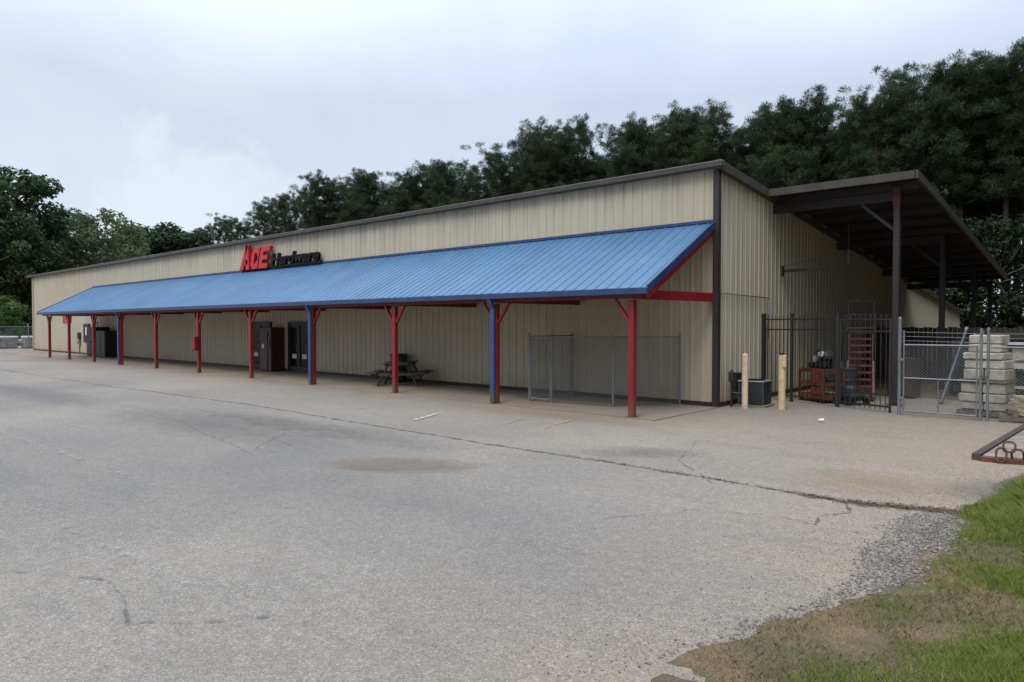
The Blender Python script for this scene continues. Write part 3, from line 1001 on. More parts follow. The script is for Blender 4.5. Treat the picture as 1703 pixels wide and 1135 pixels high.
# bracket arm
t = thing("bracket_arm", "thin dark steel arm sticking out high from the end wall under the carport", "bracket", (.03, 4.35, 3.72))
mb = MB(); mb.box((.03, 0, 0), (.03, .14, .3)); mb.build("wall_plate", "brown_dark", t)
mb = MB(); mb.box((.62, 0, 0), (1.15, .06, .08)); mb.build("arm", "brown_dark", t)
mb = MB(); mb.path([(1.12, 0, .03), (1.12, .0, .32)], .008).path([(1.12, 0, .32), (.04, 0, .14)], .006); mb.build("stay", "iron", t)
t = thing("hanging_lamp", "slim grey lamp hanging under the carport roof near the wall", "lamp", (1.15, 7.0, 4.15))
mb = MB(); mb.tube((0, 0, .35), (0, 0, 1.2), .008); mb.build("rod", "galv", t)
mb = MB(); mb.lathe((0, 0, -.1), [(.03, 0), (.05, .04), (.05, .4), (.03, .45)], 12); mb.build("lamp_body", "unit_top", t, smooth=False)


# ------------------------------------------------------------------ chain link
def chain_panel(a, c, z0, z1, pitch=.07, r=.0034):
    """diamond wire between two plan points"""
    a, c = Vector((*a, 0)), Vector((*c, 0))
    L = (c - a).length
    d = (c - a) / L
    h = z1 - z0
    mb = MB()
    k = -h
    while k < L:
        for s_ in (1, -1):
            u0, u1 = (k, k + h) if s_ == 1 else (k + h, k)
            pts = []
            lo, hi = min(u0, u1), max(u0, u1)
            clo, chi = max(lo, 0), min(hi, L)
            if chi - clo < .01: continue
            f = lambda u: z0 + (u - u0) / (u1 - u0) * h
            off = Vector((-d.y, d.x, 0)) * (.003 * s_)
            p = a + d * clo + off; p.z = f(clo)
            q = a + d * chi + off; q.z = f(chi)
            mb.tube(p, q, r, 3, cap=False)
        k += pitch
    return mb


t = thing("wire_cage", "low chain link cage with a gate built against the storefront under the porch", "cage", (0, 0, .02))
C1, C2, C3, C4 = (-4.45, -.12), (-4.45, -2.1), (-1.95, -1.75), (-.95, -.12)
CG = (-3.75, -2.0)
CH = 1.8
for p in (C1, C2, CG, C3, C4):
    mb = MB(); mb.tube((*p, 0), (*p, CH + .03), .026, 10); mb.lathe((*p, CH + .03), [(.03, 0), (.026, .025), (.001, .04)], 10); mb.build("post", "galv", t, smooth=False)
for a, c in ((C1, C2), (C2, C3), (C3, C4)):
    d = (Vector(c) - Vector(a)).normalized() * .04
    mb = MB(); mb.tube((a[0] + d.x, a[1] + d.y, CH - .03), (c[0] - d.x, c[1] - d.y, CH - .03), .019, 8); mb.build("rail", "galv", t)
    mb = MB(); mb.tube((a[0] + d.x, a[1] + d.y, .05), (c[0] - d.x, c[1] - d.y, .05), .006, 6); mb.build("bottom_wire", "galv", t)
for a, c in ((C1, C2), (CG, C3), (C3, C4)):
    o = chain_panel(a, c, .05, CH - .03).build("wire_panel", "wire", t, fix=False)
gd = (Vector(CG) - Vector(C2)).normalized()
ga, gb = Vector(C2) + gd * .05, Vector(CG) - gd * .05
mb = MB()
for p in (ga, gb): mb.tube((p.x, p.y, .08), (p.x, p.y, CH - .12), .017, 8)
for z in (.08, CH - .12): mb.tube((ga.x, ga.y, z), (gb.x, gb.y, z), .017, 8)
gate = mb.build("gate", "galv", t)
chain_panel(ga, gb, .08, CH - .12).build("wire_panel", "wire", gate, fix=False)
mb = MB(); mb.box((gb.x + .02, gb.y - .03, 1.0), (.09, .04, .06)); mb.build("latch", "galv", gate)

# sliding fence with barbed wire by the carport
t = thing("chain_link_fence", "silver chain link fence and gate topped with wire at the yard entrance beside the carport", "fence", (0, 0, 0))
FY = 1.52
for x, h in ((3.84, 2.25), (5.43, 1.98), (5.56, 2.0), (8.4, 2.0), (11.2, 2.0)):
    mb = MB(); mb.tube((x, FY, 0), (x, FY, h), .04 if x < 4 else .03, 10); mb.lathe((x, FY, h), [(.045 if x < 4 else .034, 0), (.03, .03), (.001, .05)], 10); mb.build("post", "galv", t)
for i, z in enumerate((1.74, 1.84, 1.94)):
    mb = MB()
    for a, c in ((3.88, 5.4), (5.6, 8.36), (8.44, 11.2)):
        mb.tube((a, FY, z - .03 if a > 4 else z), (c, FY, z - .03), .004, 4)
        xx = a
        while xx < c:
            mb.bar((xx, FY, z - .035), (xx + .02, FY, z + .01), .003, .003); xx += .14
    mb.build("barbed_strand", "wire", t)
ga_, gb_ = (3.93, FY - .02), (5.36, FY - .02)
mb = MB()
for p in (ga_, gb_): mb.tube((*p, .1), (*p, 1.66 if p is gb_ else 1.98), .02, 8)
mb.tube((*ga_, 1.64), (*gb_, 1.64), .022, 8).tube((*ga_, .87), (*gb_, .87), .02, 8).tube((*ga_, .1), (*gb_, .1), .02, 8)
mb.tube((4.63, FY - .02, .1), (4.63, FY - .02, .87), .014, 8)
gate = mb.build("gate", "galv", t)
chain_panel(ga_, gb_, .1, 1.64).build("wire_panel", "wire", gate, fix=False)
mb = MB()
for z in (.4, 1.3): mb.box((3.885, FY - .02, z), (.1, .05, .05))
mb.build("hinge", "galv", gate)
for a, c in ((5.6, 8.36), (8.44, 11.2)):
    mb = MB(); mb.tube((a, FY, 1.62), (c, FY, 1.62), .02, 8); mb.build("rail", "galv", t)
    chain_panel((a, FY), (c, FY), .05, 1.62).build("wire_panel", "wire", t, fix=False)
mb = MB(); mb.path([(5.43, FY - .04, 1.0), (5.5, FY - .07, .93), (5.56, FY - .04, 1.0)], .012); mb.build("lock_chain", "dark", t)

# chicane: black iron fence between the wall and the carport
t = thing("iron_fence", "black iron picket fence with a low gate between the end wall and the carport post", "fence", (0, 0, 0))
IA, IB, IC, ID = Vector((.06, 2.95)), Vector((.95, 2.64)), Vector((2.28, 2.17)), Vector((3.62, 1.72))
IH = 2.36
for p, w in ((IA, .09), (IB, .07), (IC, .08)):
    mb = MB(); mb.box((p.x, p.y, IH / 2 + .02), (w, w, IH + .04)); mb.box((p.x, p.y, IH + .05), (w + .03, w + .03, .025)); mb.build("post", "iron", t)


def pickets(a, c, z0, z1, parent, step=.125):
    L = (c - a).length
    d = (c - a) / L
    k = max(2, int(L / step))
    mb = MB()
    for i in range(1, k):
        p = a + d * (L * i / k)
        mb.box((p.x, p.y, (z0 + z1) / 2), (.017, .017, z1 - z0))
        mb.add([(p.x - .012, p.y - .012, z1), (p.x + .012, p.y - .012, z1), (p.x + .012, p.y + .012, z1), (p.x - .012, p.y + .012, z1), (p.x, p.y, z1 + .06)], [(0, 1, 4), (1, 2, 4), (2, 3, 4), (3, 0, 4)])
    return mb.build("picket", "iron", parent)


for a, c in ((IA, IB), (IB, IC)):
    pickets(a, c, .08, IH - .02, t)
    for z in (.16, 1.98, IH - .1):
        mb = MB(); mb.bar((a.x, a.y, z), (c.x, c.y, z), .032, .036); mb.build("rail", "iron", t)
mb = MB()
for z in (.14, .42, 1.95, IH - .12): mb.bar((IC.x + .06, IC.y - .012, z), (ID.x, ID.y, z), .035, .045)
mb.box((IC.x + .07, IC.y - .014, IH / 2 - .02), (.045, .045, IH - .2)).box((ID.x - .02, ID.y, IH / 2 - .05), (.05, .05, IH - .1))
gt = mb.build("gate", "iron", t)
pickets(IC + Vector((.08, -.02)), ID, .06, IH - .04, gt)
# low dense pickets at the gate foot
mb = MB(); mb.box((IC.x + .12, IC.y - .045, 1.1), (.08, .05, .16)); mb.build("lock", "dark", gt)

# ------------------------------------------------------------------ bollards, condenser, riser
t = thing("bollard", "pale faded cream bollard between the dark corner trim and the condenser", "bollard", (.70, .15, 0), 0, "cream bollards at the store corner")
mb = MB(); mb.lathe((0, 0, 0), [(.074, 0), (.074, 1.34), (.066, 1.37), (.03, 1.395), (.001, 1.4)], 18); mb.build("pipe", "cream_pale", t, smooth=False)
mb = MB(); mb.lathe((0, 0, 0), [(.15, 0), (.13, .025), (.08, .03)], 18); mb.build("footing", "concrete", t)
t = thing("bollard", "yellower cream bollard with a broken dark top nearer the iron fence", "bollard", (1.42, .68, 0), R(10), "cream bollards at the store corner")
mb = MB(); mb.lathe((0, 0, 0), [(.082, 0), (.082, 1.36), (.06, 1.36), (.055, 1.30), (.001, 1.28)], 18)
mb.box((.06, .0, 1.20), (.08, .2, .3), ch=.01); mb.build("pipe", "cream", t)
mb = MB(); mb.lathe((-.02, 0, 1.3), [(.05, 0), (.05, .1), (.03, .12), (.001, .12)], 12); mb.build("cap", "iron", t)

t = thing("condenser_unit", "slate grey louvred air conditioning condenser on a slab by the end wall", "condenser", (.60, 1.0, 0), R(4))
t.scale = (.82, .82, .9)
mb = MB(); mb.box((0, 0, .03), (.95, .95, .06)); mb.build("slab", "concrete", t)
mb = MB(); mb.box((0, 0, .38), (.70, .70, .62)); mb.build("core", "dark", t)
mb = MB()
for k in range(11):
    z = .13 + k * .052
    mb.box((0, -.375, z), (.76, .03, .024)).box((0, .375, z), (.76, .03, .024)).box((-.375, 0, z), (.03, .72, .024)).box((.375, 0, z), (.03, .72, .024))
for sx in (-1, 1):
    for sy in (-1, 1):
        mb.box((sx * .375, sy * .375, .39), (.045, .045, .64))
mb.build("louvre", "unit", t)
mb = MB(); mb.box((0, 0, .725), (.82, .82, .05), ch=.015); mb.build("lid", "unit_top", t)
mb = MB()
for k in range(7): mb.lathe((0, 0, .751), [(.05 + k * .045, 0), (.06 + k * .045, 0), (.06 + k * .045, .012), (.05 + k * .045, .012)], 20)
mb.build("fan_grille", "iron", t)

t = thing("pipe_riser", "thin dark pipe riser with a valve standing at the wall beside the paler bollard", "pipe", (.26, .35, 0))
mb = MB(); mb.tube((0, 0, 0), (0, 0, .95), .03, 10); mb.build("pipe", "iron", t)
mb = MB(); mb.box((0, 0, .78), (.14, .12, .26), ch=.02); mb.build("valve", "dark", t)
mb = MB(); mb.path([(0, 0, .38), (.28, .1, .34), (.36, .3, .34)], .025, 8); mb.build("branch_pipe", "iron", t)
t = thing("disconnect_box", "dark electric box on the end wall behind the condenser", "electric box", (.12, .95, .35))
mb = MB(); mb.box((0, 0, .25), (.16, .34, .5), ch=.015); mb.build("box", "iron", t)
mb = MB(); mb.path([(.05, 0, 0), (.05, 0, -.2), (.2, .05, -.25)], .02); mb.build("flex_pipe", "dark", t)

# ------------------------------------------------------------------ yard things behind the iron fence
t = thing("tool_cart", "rusty orange open cart loaded with black machine parts behind the iron fence", "cart", (1.55, 3.2, 0), R(-35))
mb = MB()
for sx in (-.5, .5):
    for sy in (-.3, .3):
        mb.box((sx, sy, .48), (.05, .05, .76))
for z in (.16, .5, .84):
    mb.box((0, -.3, z), (.94, .04, .07)).box((0, .3, z), (.94, .04, .07)).box((-.5, 0, z), (.04, .54, .07)).box((.5, 0, z), (.04, .54, .07))
mb.build("frame", "orange", t)
for z in (.21, .55, .9):
    mb = MB(); mb.box((0, 0, z), (.98, .58, .03)); mb.build("shelf", "orange", t)
mb = MB(); mb.box((.26, -.315, .66), (.44, .03, .26)).box((.26, -.315, .33), (.44, .03, .2)); mb.build("side_panel", "orange", t)
for sx in (-.42, .42):
    for sy in (-.28, .28):
        mb = MB(); mb.prism([(sx + .07 * math.cos(a), .07 + .07 * math.sin(a)) for a in np.linspace(0, 6.283, 15)[:-1]], sy - .025, sy + .025); mb.build("wheel", "black", t)
t2 = thing("engine", "black small engine with a pale recoil cap lying on the orange cart", "engine", (1.6, 3.15, .92), R(-25))
mb = MB(); mb.box((0, 0, .14), (.52, .36, .28), ch=.06); mb.box((-.28, .02, .09), (.3, .26, .18), ch=.04); mb.build("block", "black", t2)
mb = MB(); mb.lathe((.16, 0, .26), [(.2, 0), (.21, .08), (.17, .2), (.06, .26), (.001, .26)], 16); mb.build("shroud", "dark", t2)
mb = MB(); mb.prism([(.16 + .1 * math.cos(a), .40 + .07 * math.sin(a)) for a in np.linspace(0, 6.283, 15)[:-1]], -.24, -.19); mb.build("recoil_cap", "pale", t2)
mb = MB(); mb.path([(-.2, .05, .26), (-.3, .05, .42), (-.12, .05, .5), (.05, .05, .44)], .025, 8); mb.build("fuel_line", "green_dark", t2)
mb = MB(); mb.lathe((-.1, -.16, .16), [(.06, 0), (.08, .05), (.05, .17), (.001, .18)], 12); mb.build("air_filter", "unit_top", t2)

t = thing("rolling_ladder", "dull red rolling ladder with tall thin handrails behind the iron gate", "ladder", (2.15, 4.7, 0), R(15))
mb = MB()
for sx in (-.32, .32):
    mb.bar((sx, -.75, .12), (sx, .55, 1.98), .05, .07)
    mb.bar((sx, .6, .1), (sx, .58, 2.0), .045, .045)
    mb.bar((sx, -.75, .12), (sx, .6, .12), .045, .045)
mb.bar((-.32, .6, .7), (.32, .6, .7), .04, .04).bar((-.32, .6, 1.35), (.32, .6, 1.35), .04, .04)
mb.build("frame", "ladder", t)
for k in range(10):
    f = (k + .5) / 10
    mb = MB(); mb.box((0, -.75 + 1.3 * f, .12 + 1.86 * f), (.6, .18, .05)); mb.build("step", "ladder", t)
mb = MB(); mb.box((0, .5, 2.02), (.7, .4, .04)); mb.build("platform", "ladder", t)
mb = MB()
for sx in (-.33, .33):
    mb.path([(sx, -.1, 1.1), (sx, -.1, 1.9), (sx, .32, 2.78), (sx, .66, 2.78), (sx, .66, 2.02)], .018, 8)
mb.path([(-.33, .66, 2.78), (.33, .66, 2.78)], .018, 8).path([(-.33, .66, 2.4), (.33, .66, 2.4)], .018, 8)
mb.build("handrail", "brown_dark", t)
for sx in (-.3, .3):
    for sy in (-.7, .56):
        mb = MB(); mb.prism([(sy + .075 * math.cos(a), .076 + .075 * math.sin(a)) for a in np.linspace(0, 6.283, 15)[:-1]], sx - .02, sx + .02, "x"); mb.build("wheel", "black", t)

t = thing("lawn_mower", "black push mower with a folded handle inside the low iron gate", "mower", (2.35, 3.0, 0), R(-30))
mb = MB(); mb.box((0, 0, .22), (.62, .5, .18), ch=.06); mb.build("deck", "black", t)
mb = MB(); mb.lathe((0, 0, .3), [(.19, 0), (.19, .14), (.14, .2), (.001, .21)], 16); mb.build("motor", "dark", t)
mb = MB()
for sy in (-.2, .2): mb.path([(-.28, sy, .28), (-.7, sy, .72), (-.85, sy, .9)], .014, 8)
mb.path([(-.85, -.2, .9), (-.85, .2, .9)], .016, 8); mb.build("handle", "iron", t)
for sx in (-.26, .26):
    for sy in (-.29, .29):
        mb = MB(); mb.prism([(sx + .1 * math.cos(a), .1 + .1 * math.sin(a)) for a in np.linspace(0, 6.283, 17)[:-1]], sy - .025, sy + .025); mb.build("wheel", "black", t)
t = thing("barrel", "dark blue-grey barrel just inside the iron fence beside the mower", "barrel", (2.05, 3.75, 0))
mb = MB(); mb.lathe((0, 0, 0), [(.27, 0), (.285, .03), (.27, .06), (.28, .3), (.29, .32), (.28, .34), (.28, .58), (.29, .6), (.28, .62), (.27, .86), (.285, .89), (.28, .92), (.25, .9), (.001, .9)], 20); mb.build("drum", "dark", t)
mb = MB(); mb.lathe((.12, 0, .9), [(.03, 0), (.03, .02), (.001, .02)], 10); mb.build("bung", "galv", t)
t = thing("steel_cabinet", "dark brown steel cabinet standing under the carport behind the mower", "cabinet", (3.0, 5.9, 0), R(-15))
mb = MB(); mb.box((0, 0, .6), (.7, .5, 1.1), ch=.015); mb.build("body", "brown_cab", t)
for z in (.3, .68, 1.0):
    mb = MB(); mb.box((0, -.26, z), (.62, .03, .3)); d = mb.build("drawer", "brown_cab", t)
    mb = MB(); mb.box((0, -.285, z + .08), (.2, .02, .025)); mb.build("handle", "galv", d)
for k, (x0, y0, x1, y1, h, nm) in enumerate([(4.15, 4.6, 4.5, 6.0, 2.0, "short"), (4.6, 4.9, 4.85, 6.1, 1.9, "upright"), (5.2, 5.2, 4.65, 6.3, 1.8, "long")]):
    t = thing("leaning_pipe", ["bluish pipe leaning steeply behind the fence gate beside the post", "bluish pipe standing nearly upright at the middle of the gate", "bluish pipe tilted towards the pale stone stack"][k], "pipe", (x0, y0, 0), 0, "pipes leaning behind the yard gate")
    mb = MB(); mb.tube((0, 0, .02), (x1 - x0, y1 - y0, h), .042, 12); mb.build("pipe", "pipe", t)
    mb = MB(); d = Vector((x1 - x0, y1 - y0, h)); mb.tube(d * .97, d * 1.0 + d.normalized() * .03, .052, 12); mb.build("collar", "galv", t)
t = thing("sheet_rack", "dark rack of upright sheets under the carport behind the yard gate", "rack", (4.75, 8.2, 0), R(-20))
mb = MB(); mb.box((0, 0, .06), (1.8, 1.0, .08))
for sx in (-.85, .85):
    mb.box((sx, .4, .95), (.07, .07, 1.7)).box((sx, -.4, .45), (.07, .07, .7))
mb.build("frame", "iron", t)
for k in range(6):
    mb = MB(); mb.box((-.1 + .02 * k, -.32 + k * .12, .88 + .05 * (k % 3)), (1.5, .03, 1.5)); mb.build("sheet", ["pipe", "dark", "brown_dark"][k % 3], t)


for k, (x, y, s_, lb) in enumerate([(4.6, 7.4, 1.25, "dark weedy shrub behind the yard gate beside the sheet rack"), (5.6, 6.6, 1.0, "low dark shrub behind the pale stone stack"), (5.1, 9.2, 1.6, "taller dark shrub deep in the yard behind the gate")]):
    g = np.random.default_rng(60 + k)
    n = 1500
    d = g.normal(0, 1, (n, 3)); d /= np.linalg.norm(d, axis=1, keepdims=True)
    cc = d * (g.uniform(.3, 1, n) ** .5)[:, None] * np.array([.62, .62, .55]) * s_ + np.array([0, 0, .5 * s_])
    cc += (vnoise(cc[:, 0] * 4, cc[:, 2] * 4, 60 + k) - .5)[:, None] * .3 * s_
    cc = cc[cc[:, 2] > .02]
    n = len(cc)
    u = g.normal(0, 1, (n, 3)); u /= np.linalg.norm(u, axis=1, keepdims=True)
    v = np.cross(u, g.normal(0, 1, (n, 3))); v /= np.linalg.norm(v, axis=1, keepdims=True)
    t = thing("weed_shrub", lb, "shrub", (x, y, 0), 0, "weeds in the yard")
    link_mesh("foliage", np_mesh("foliage", np.stack([cc - u * .07, cc + v * .03, cc + u * .07, cc - v * .03], 1), 4, "dry" if k == 3 else "leaf"), t)
    mb = MB()
    for j in range(6):
        a_ = j * 1.05
        mb.tube((0, 0, 0), (math.cos(a_) * .35 * s_, math.sin(a_) * .35 * s_, .75 * s_), .014, 5, .005)
    mb.build("stem", "bark_grey", t)


# pallets of stone in the yard
def pallet(parent, w=1.2, d=1.0):
    mb = MB()
    for k in range(7): mb.box((-w / 2 + .06 + k * (w - .12) / 6, 0, .13), (.1, d, .022))
    for y in (-d / 2 + .05, 0, d / 2 - .05): mb.box((0, y, .075), (w, .09, .085))
    for k in (0, 3, 6): mb.box((-w / 2 + .06 + k * (w - .12) / 6, 0, .02), (.1, d, .022))
    return mb.build("pallet", "pallet", parent)


def stone_stack(parent, rows, w, d, z0, mat, seed, lean=0.0, cell=(.4, .3)):
    rr = random.Random(seed)
    z = z0
    for r_ in range(rows):
        h = rr.uniform(.17, .26)
        mb = MB()
        ox, oy = rr.uniform(-.035, .035), rr.uniform(-.03, .03)
        ww = w * (1 - lean * r_)
        nx, ny = max(1, int(ww / cell[0])), max(1, int(d / cell[1]))
        for i in range(nx):
            for j in range(ny):
                mb.box((ox - ww / 2 + (i + .5) * ww / nx + rr.uniform(-.012, .012), oy - d / 2 + (j + .5) * d / ny + rr.uniform(-.012, .012), z + h / 2),
                       (ww / nx - rr.uniform(.008, .03), d / ny - .012, h - .008 - rr.uniform(0, .02)), rr.uniform(-.05, .05), ch=.02)
        mb.build("stone_course", mat, parent)
        z += h
    return z


t = thing("stone_pallet", "tall tapering stack of pale stone blocks on a pallet behind the double gate posts", "stone pallet", (5.42, 2.75, 0), R(-8), "stacks of stone in the yard")
pallet(t, 1.0, 1.0)
z_ = stone_stack(t, 3, .92, .9, .145, "stone_pale", 1, .01, (.31, .45))
mb = MB(); mb.box((.0, 0, z_ + .03), (.95, .95, .045)); mb.build("divider_board", "pallet", t)
z_ = stone_stack(t, 3, .82, .85, z_ + .055, "stone_pale", 2, .01, (.41, .43))
stone_stack(t, 2, .66, .7, z_, "stone_pale", 3, .0, (.66, .35))
t = thing("stone_pallet", "low stack of rough buff yellow slabs on a pallet close behind the fence", "stone pallet", (6.45, 2.2, 0), R(6), "stacks of stone in the yard")
pallet(t, 1.5, 1.0)
rr = random.Random(4)
for k in range(5):
    mb = MB()
    n = 11
    poly = [((.62 - k * .03) * math.cos(a) * rr.uniform(.85, 1.12), .44 * math.sin(a) * rr.uniform(.85, 1.12)) for a in [2 * math.pi * i / n for i in range(n)]]
    mb.prism(poly, .15 + k * .08, .15 + k * .08 + .07, "z")
    mb.build("slab", "stone_yellow", t)
t = thing("stone_pallet", "square stack of grey-white blocks under a white board frame behind the yellow slabs", "stone pallet", (7.0, 3.9, 0), R(3), "stacks of stone in the yard")
pallet(t, 1.5, 1.1); stone_stack(t, 4, 1.4, 1.0, .145, "block", 6, 0.0)
t = thing("display_stand", "white painted display stand with a shelf of pale blocks behind the fence", "display stand", (6.42, 3.15, 0), R(2))
mb = MB()
for sx in (-.75, .75):
    for sy in (-.2, .2): mb.box((sx, sy, .85), (.08, .08, 1.7))
mb.box((0, -.2, 1.16), (1.42, .075, .12)).box((0, .2, 1.16), (1.42, .075, .12)).box((0, 0, .66), (1.42, .32, .05)).box((0, 0, 1.67), (1.42, .48, .05))
mb.build("frame", "wrap", t)
mb = MB(); mb.box((0, 0, 1.24), (1.35, .36, .04)); mb.build("shelf", "pallet", t)
for x in (-.42, .02, .45):
    mb = MB(); mb.box((x, .02, 1.44), (.36, .3, .34), ch=.02); mb.build("sample_block", "stone_pale", t)
mb = MB(); mb.box((-.1, .05, .86), (.9, .2, .3), ch=.03); mb.build("dark_stone", "dark", t)
t = thing("stone_pallet", "pale block pile on a pallet deeper in the yard beside the white frame", "stone pallet", (8.6, 3.4, 0), R(-5), "stacks of stone in the yard")
pallet(t, 1.4, 1.0); stone_stack(t, 6, 1.3, .95, .145, "stone_pale", 9, 0.01)

t = thing("board_fence", "dark weathered board fence across the back of the yard under the carport", "fence", (0, 13.2, 0))
for k in range(5):
    mb = MB(); mb.box((.1 + k * 2.6, .08, 1.0), (.1, .1, 2.0)); mb.build("post", "wood_dark", t)
    if k < 4:
        mb = MB(); r3 = random.Random(k)
        for j in range(17): mb.box((.19 + k * 2.6 + j * .15, 0, 1.03 + r3.uniform(-.03, .03)), (.138, .022, 1.96))
        mb.build("boards", "wood_dark", t)
        for z in (.4, 1.6):
            mb = MB(); mb.box((1.4 + k * 2.6, .045, z), (2.48, .06, .09)); mb.build("rail", "wood_dark", t)
mb = MB()
mb.add([(.2, 6.4, .006), (13.9, 5.2, .006), (13.9, 32.5, .006), (.2, 32.5, .006)], [(0, 1, 2, 3)])
mb.build("yard_ground", "soil", fix=False)["kind"] = "structure"

# steel loading ramp on the lot
t = thing("loading_ramp", "low loading ramp with a dark steel edge lying at the grass end of the lot", "ramp", (6.08, -3.8, 0), 0)
mb = MB(); mb.bar((0, 0, .05), (.24, 4.5, .05), .11, .10); mb.build("side_beam", "rust_dark", t)
mb = MB(); mb.bar((.06, -.04, .035), (2.6, .33, .035), .08, .07); mb.build("front_beam", "rust", t)
mb = MB(); mb.add([(.08, .06, .075), (2.7, .42, .075), (2.8, 4.5, .075), (.3, 4.5, .075), (.08, .06, .0), (2.7, .42, .0), (2.8, 4.5, .0), (.3, 4.5, .0)],
                  [(0, 1, 2, 3), (4, 7, 6, 5), (0, 4, 5, 1), (1, 5, 6, 2), (2, 6, 7, 3), (3, 7, 4, 0)]); mb.build("deck", "deck", t)


def ring(c, w, h, r, lean, name):
    mb = MB()
    n = 14
    pts = []
    for i in range(n + 1):
        a = 2 * math.pi * i / n
        ca, sa = math.cos(a), math.sin(a)
        s4 = (abs(ca) ** 4 + abs(sa) ** 4) ** -.25
        pts.append((c[0] + w / 2 * ca * s4, c[1] + lean * h * sa * s4, c[2] + h / 2 * sa * s4))
    mb.path(pts, r, 8)
    return mb.build(name, "rust", t, smooth=True)


ring((.33, -.06, .13), .13, .2, .016, .2, "lifting_ring")
ring((.52, .08, .13), .15, .18, .016, -.3, "lifting_ring")
ring((.42, .02, .25), .15, .14, .015, .4, "lifting_ring")

# picnic table and bin
t = thing("picnic_table", "weathered dark picnic table under the porch by the storefront wall", "picnic table", (-10.95, -1.3, .02), R(128))
t.scale = (1.0, 1.12, 1.05)
mb = MB()
for k in range(5): mb.box((0, -.32 + k * .16, .75), (1.6, .145, .04))
mb.build("tabletop", "wood_dark", t)
for s_ in (-1, 1):
    mb = MB()
    for k in (0, 1): mb.box((0, s_ * (.66 + k * .15), .44), (1.6, .135, .04))
    mb.build("bench", "wood_dark", t)
for sx in (-.55, .55):
    mb = MB(); mb.box((sx, 0, .395), (.045, 1.6, .09)).box((sx, 0, .70), (.045, .74, .07))
    for s_ in (-1, 1): mb.bar((sx + .045, s_ * .62, 0.0), (sx + .045, s_ * .26, .73), .045, .1, (1, 0, 0))
    mb.build("leg", "wood_dark", t)
t = thing("litter_bin", "dark green litter bin against the wall behind the picnic table", "bin", (-12.1, -.42, .02))
mb = MB(); mb.lathe((0, 0, 0), [(.24, 0), (.28, .05), (.3, .92), (.31, .94), (.001, .94)], 18); mb.build("body", "green_dark", t)
mb = MB(); mb.lathe((0, 0, .942), [(.325, 0), (.325, .05), (.30, .08), (.1, .1), (.001, .1)], 18); mb.build("lid", "green_dark", t)
t = thing("paper_cup", "crushed white paper cup lying on the lot before the bollards", "cup", (2.87, -1.0, .035), R(40))
mb = MB(); mb.tube((-.05, 0, 0), (.06, 0, .005), .03, 12, .042, cap=False); mb.build("cup", "pale", t)
mb = MB(); mb.tube((.058, 0, .005), (.066, 0, .005), .046, 12); mb.build("rim", "pale", t)

# ------------------------------------------------------------------ far end: fence, wrapped pallets
t = thing("boundary_fence", "distant chain link fence with dark posts past the store's far end", "fence", (-63.5, 0, 0))
for i in range(8):
    y = -10 + i * 2.6
    mb = MB(); mb.tube((0, y, 0), (0, y, 2.0), .04, 8); mb.tube((0, y, 2.0), (-.18, y, 2.25), .03, 6); mb.build("post", "galv" if i % 3 else "iron", t)
    if i < 7:
        mb = MB(); mb.tube((0, y + .05, 1.95), (0, y + 2.55, 1.95), .025, 6); mb.build("rail", "galv", t)
        chain_panel((0, y + .05), (0, y + 2.55), .05, 1.95, .12, .003).build("wire_panel", "wire", t, fix=False)
lab = ["widest grey block pallet with a white cover beside the store's far corner", "grey block pallet with a rumpled white cover behind the dark fence post",
       "narrow grey block pallet with a white cover at the picture's far edge", "grey block pallet with a white cover standing farthest back by the trees"]
for k, (x, y, w, h) in enumerate([(-66.3, 1.6, 1.9, 1.0), (-66.8, -.6, 1.7, .95), (-66.0, -2.7, 1.5, 1.0), (-70.0, 3.6, 1.8, 1.1)]):
    t = thing("covered_pallet", lab[k], "pallet", (x, y, 0), R(90 + 4 * k), "white covered pallets past the store")
    pallet(t, w, 1.2)
    z = stone_stack(t, 4, w - .05, 1.15, .145, "block", 30 + k)
    mb = MB(); mb.box((0, 0, z + .07), (w + .08, 1.25, .2), ch=.06); mb.build("cover", "wrap", t)


# ------------------------------------------------------------------ trees
def tube_path(pts, rad, n=7):
    """one continuous tapered tube along points"""
    mb = MB()
    vs, fs = [], []
    for i, p in enumerate(pts):
        d = (Vector(pts[min(i + 1, len(pts) - 1)]) - Vector(pts[max(i - 1, 0)])).normalized()
        u = Vector((1, 0, 0)) if abs(d.z) > .7 else Vector((0, 0, 1))
        a = d.cross(u).normalized(); c = a.cross(d)
        for k in range(n):
            t_ = 2 * math.pi * k / n
            vs.append(Vector(p) + (a * math.cos(t_) + c * math.sin(t_)) * rad[i])
    for i in range(len(pts) - 1):
        for k in range(n):
            fs.append((i * n + k, i * n + (k + 1) % n, (i + 1) * n + (k + 1) % n, (i + 1) * n + k))
    return vs, fs


def tufts(cent, per, length, width, g, up=0.25, flat=False):
    """spiky leaf sprays: per blades from every centre"""
    c = np.repeat(cent, per, 0)
    n = len(c)
    d = g.normal(0, 1, (n, 3)); d[:, 2] += up
    d /= np.linalg.norm(d, axis=1, keepdims=True)
    s = np.cross(d, g.normal(0, 1, (n, 3))); s /= np.linalg.norm(s, axis=1, keepdims=True) + 1e-9
    L = (length * g.uniform(.6, 1.3, n))[:, None]
    W = (width * g.uniform(.6, 1.4, n))[:, None]
    st = c + d * L * .08
    if flat:
        off = g.normal(0, 1, (n, 3)) * length * .9
        st = c + off
        return np.stack([st - d * L * .5, st + s * W, st + d * L * .5, st - s * W], 1)
    return np.stack([st, st + d * L * .55 + s * W, st + d * L, st + d * L * .55 - s * W], 1)


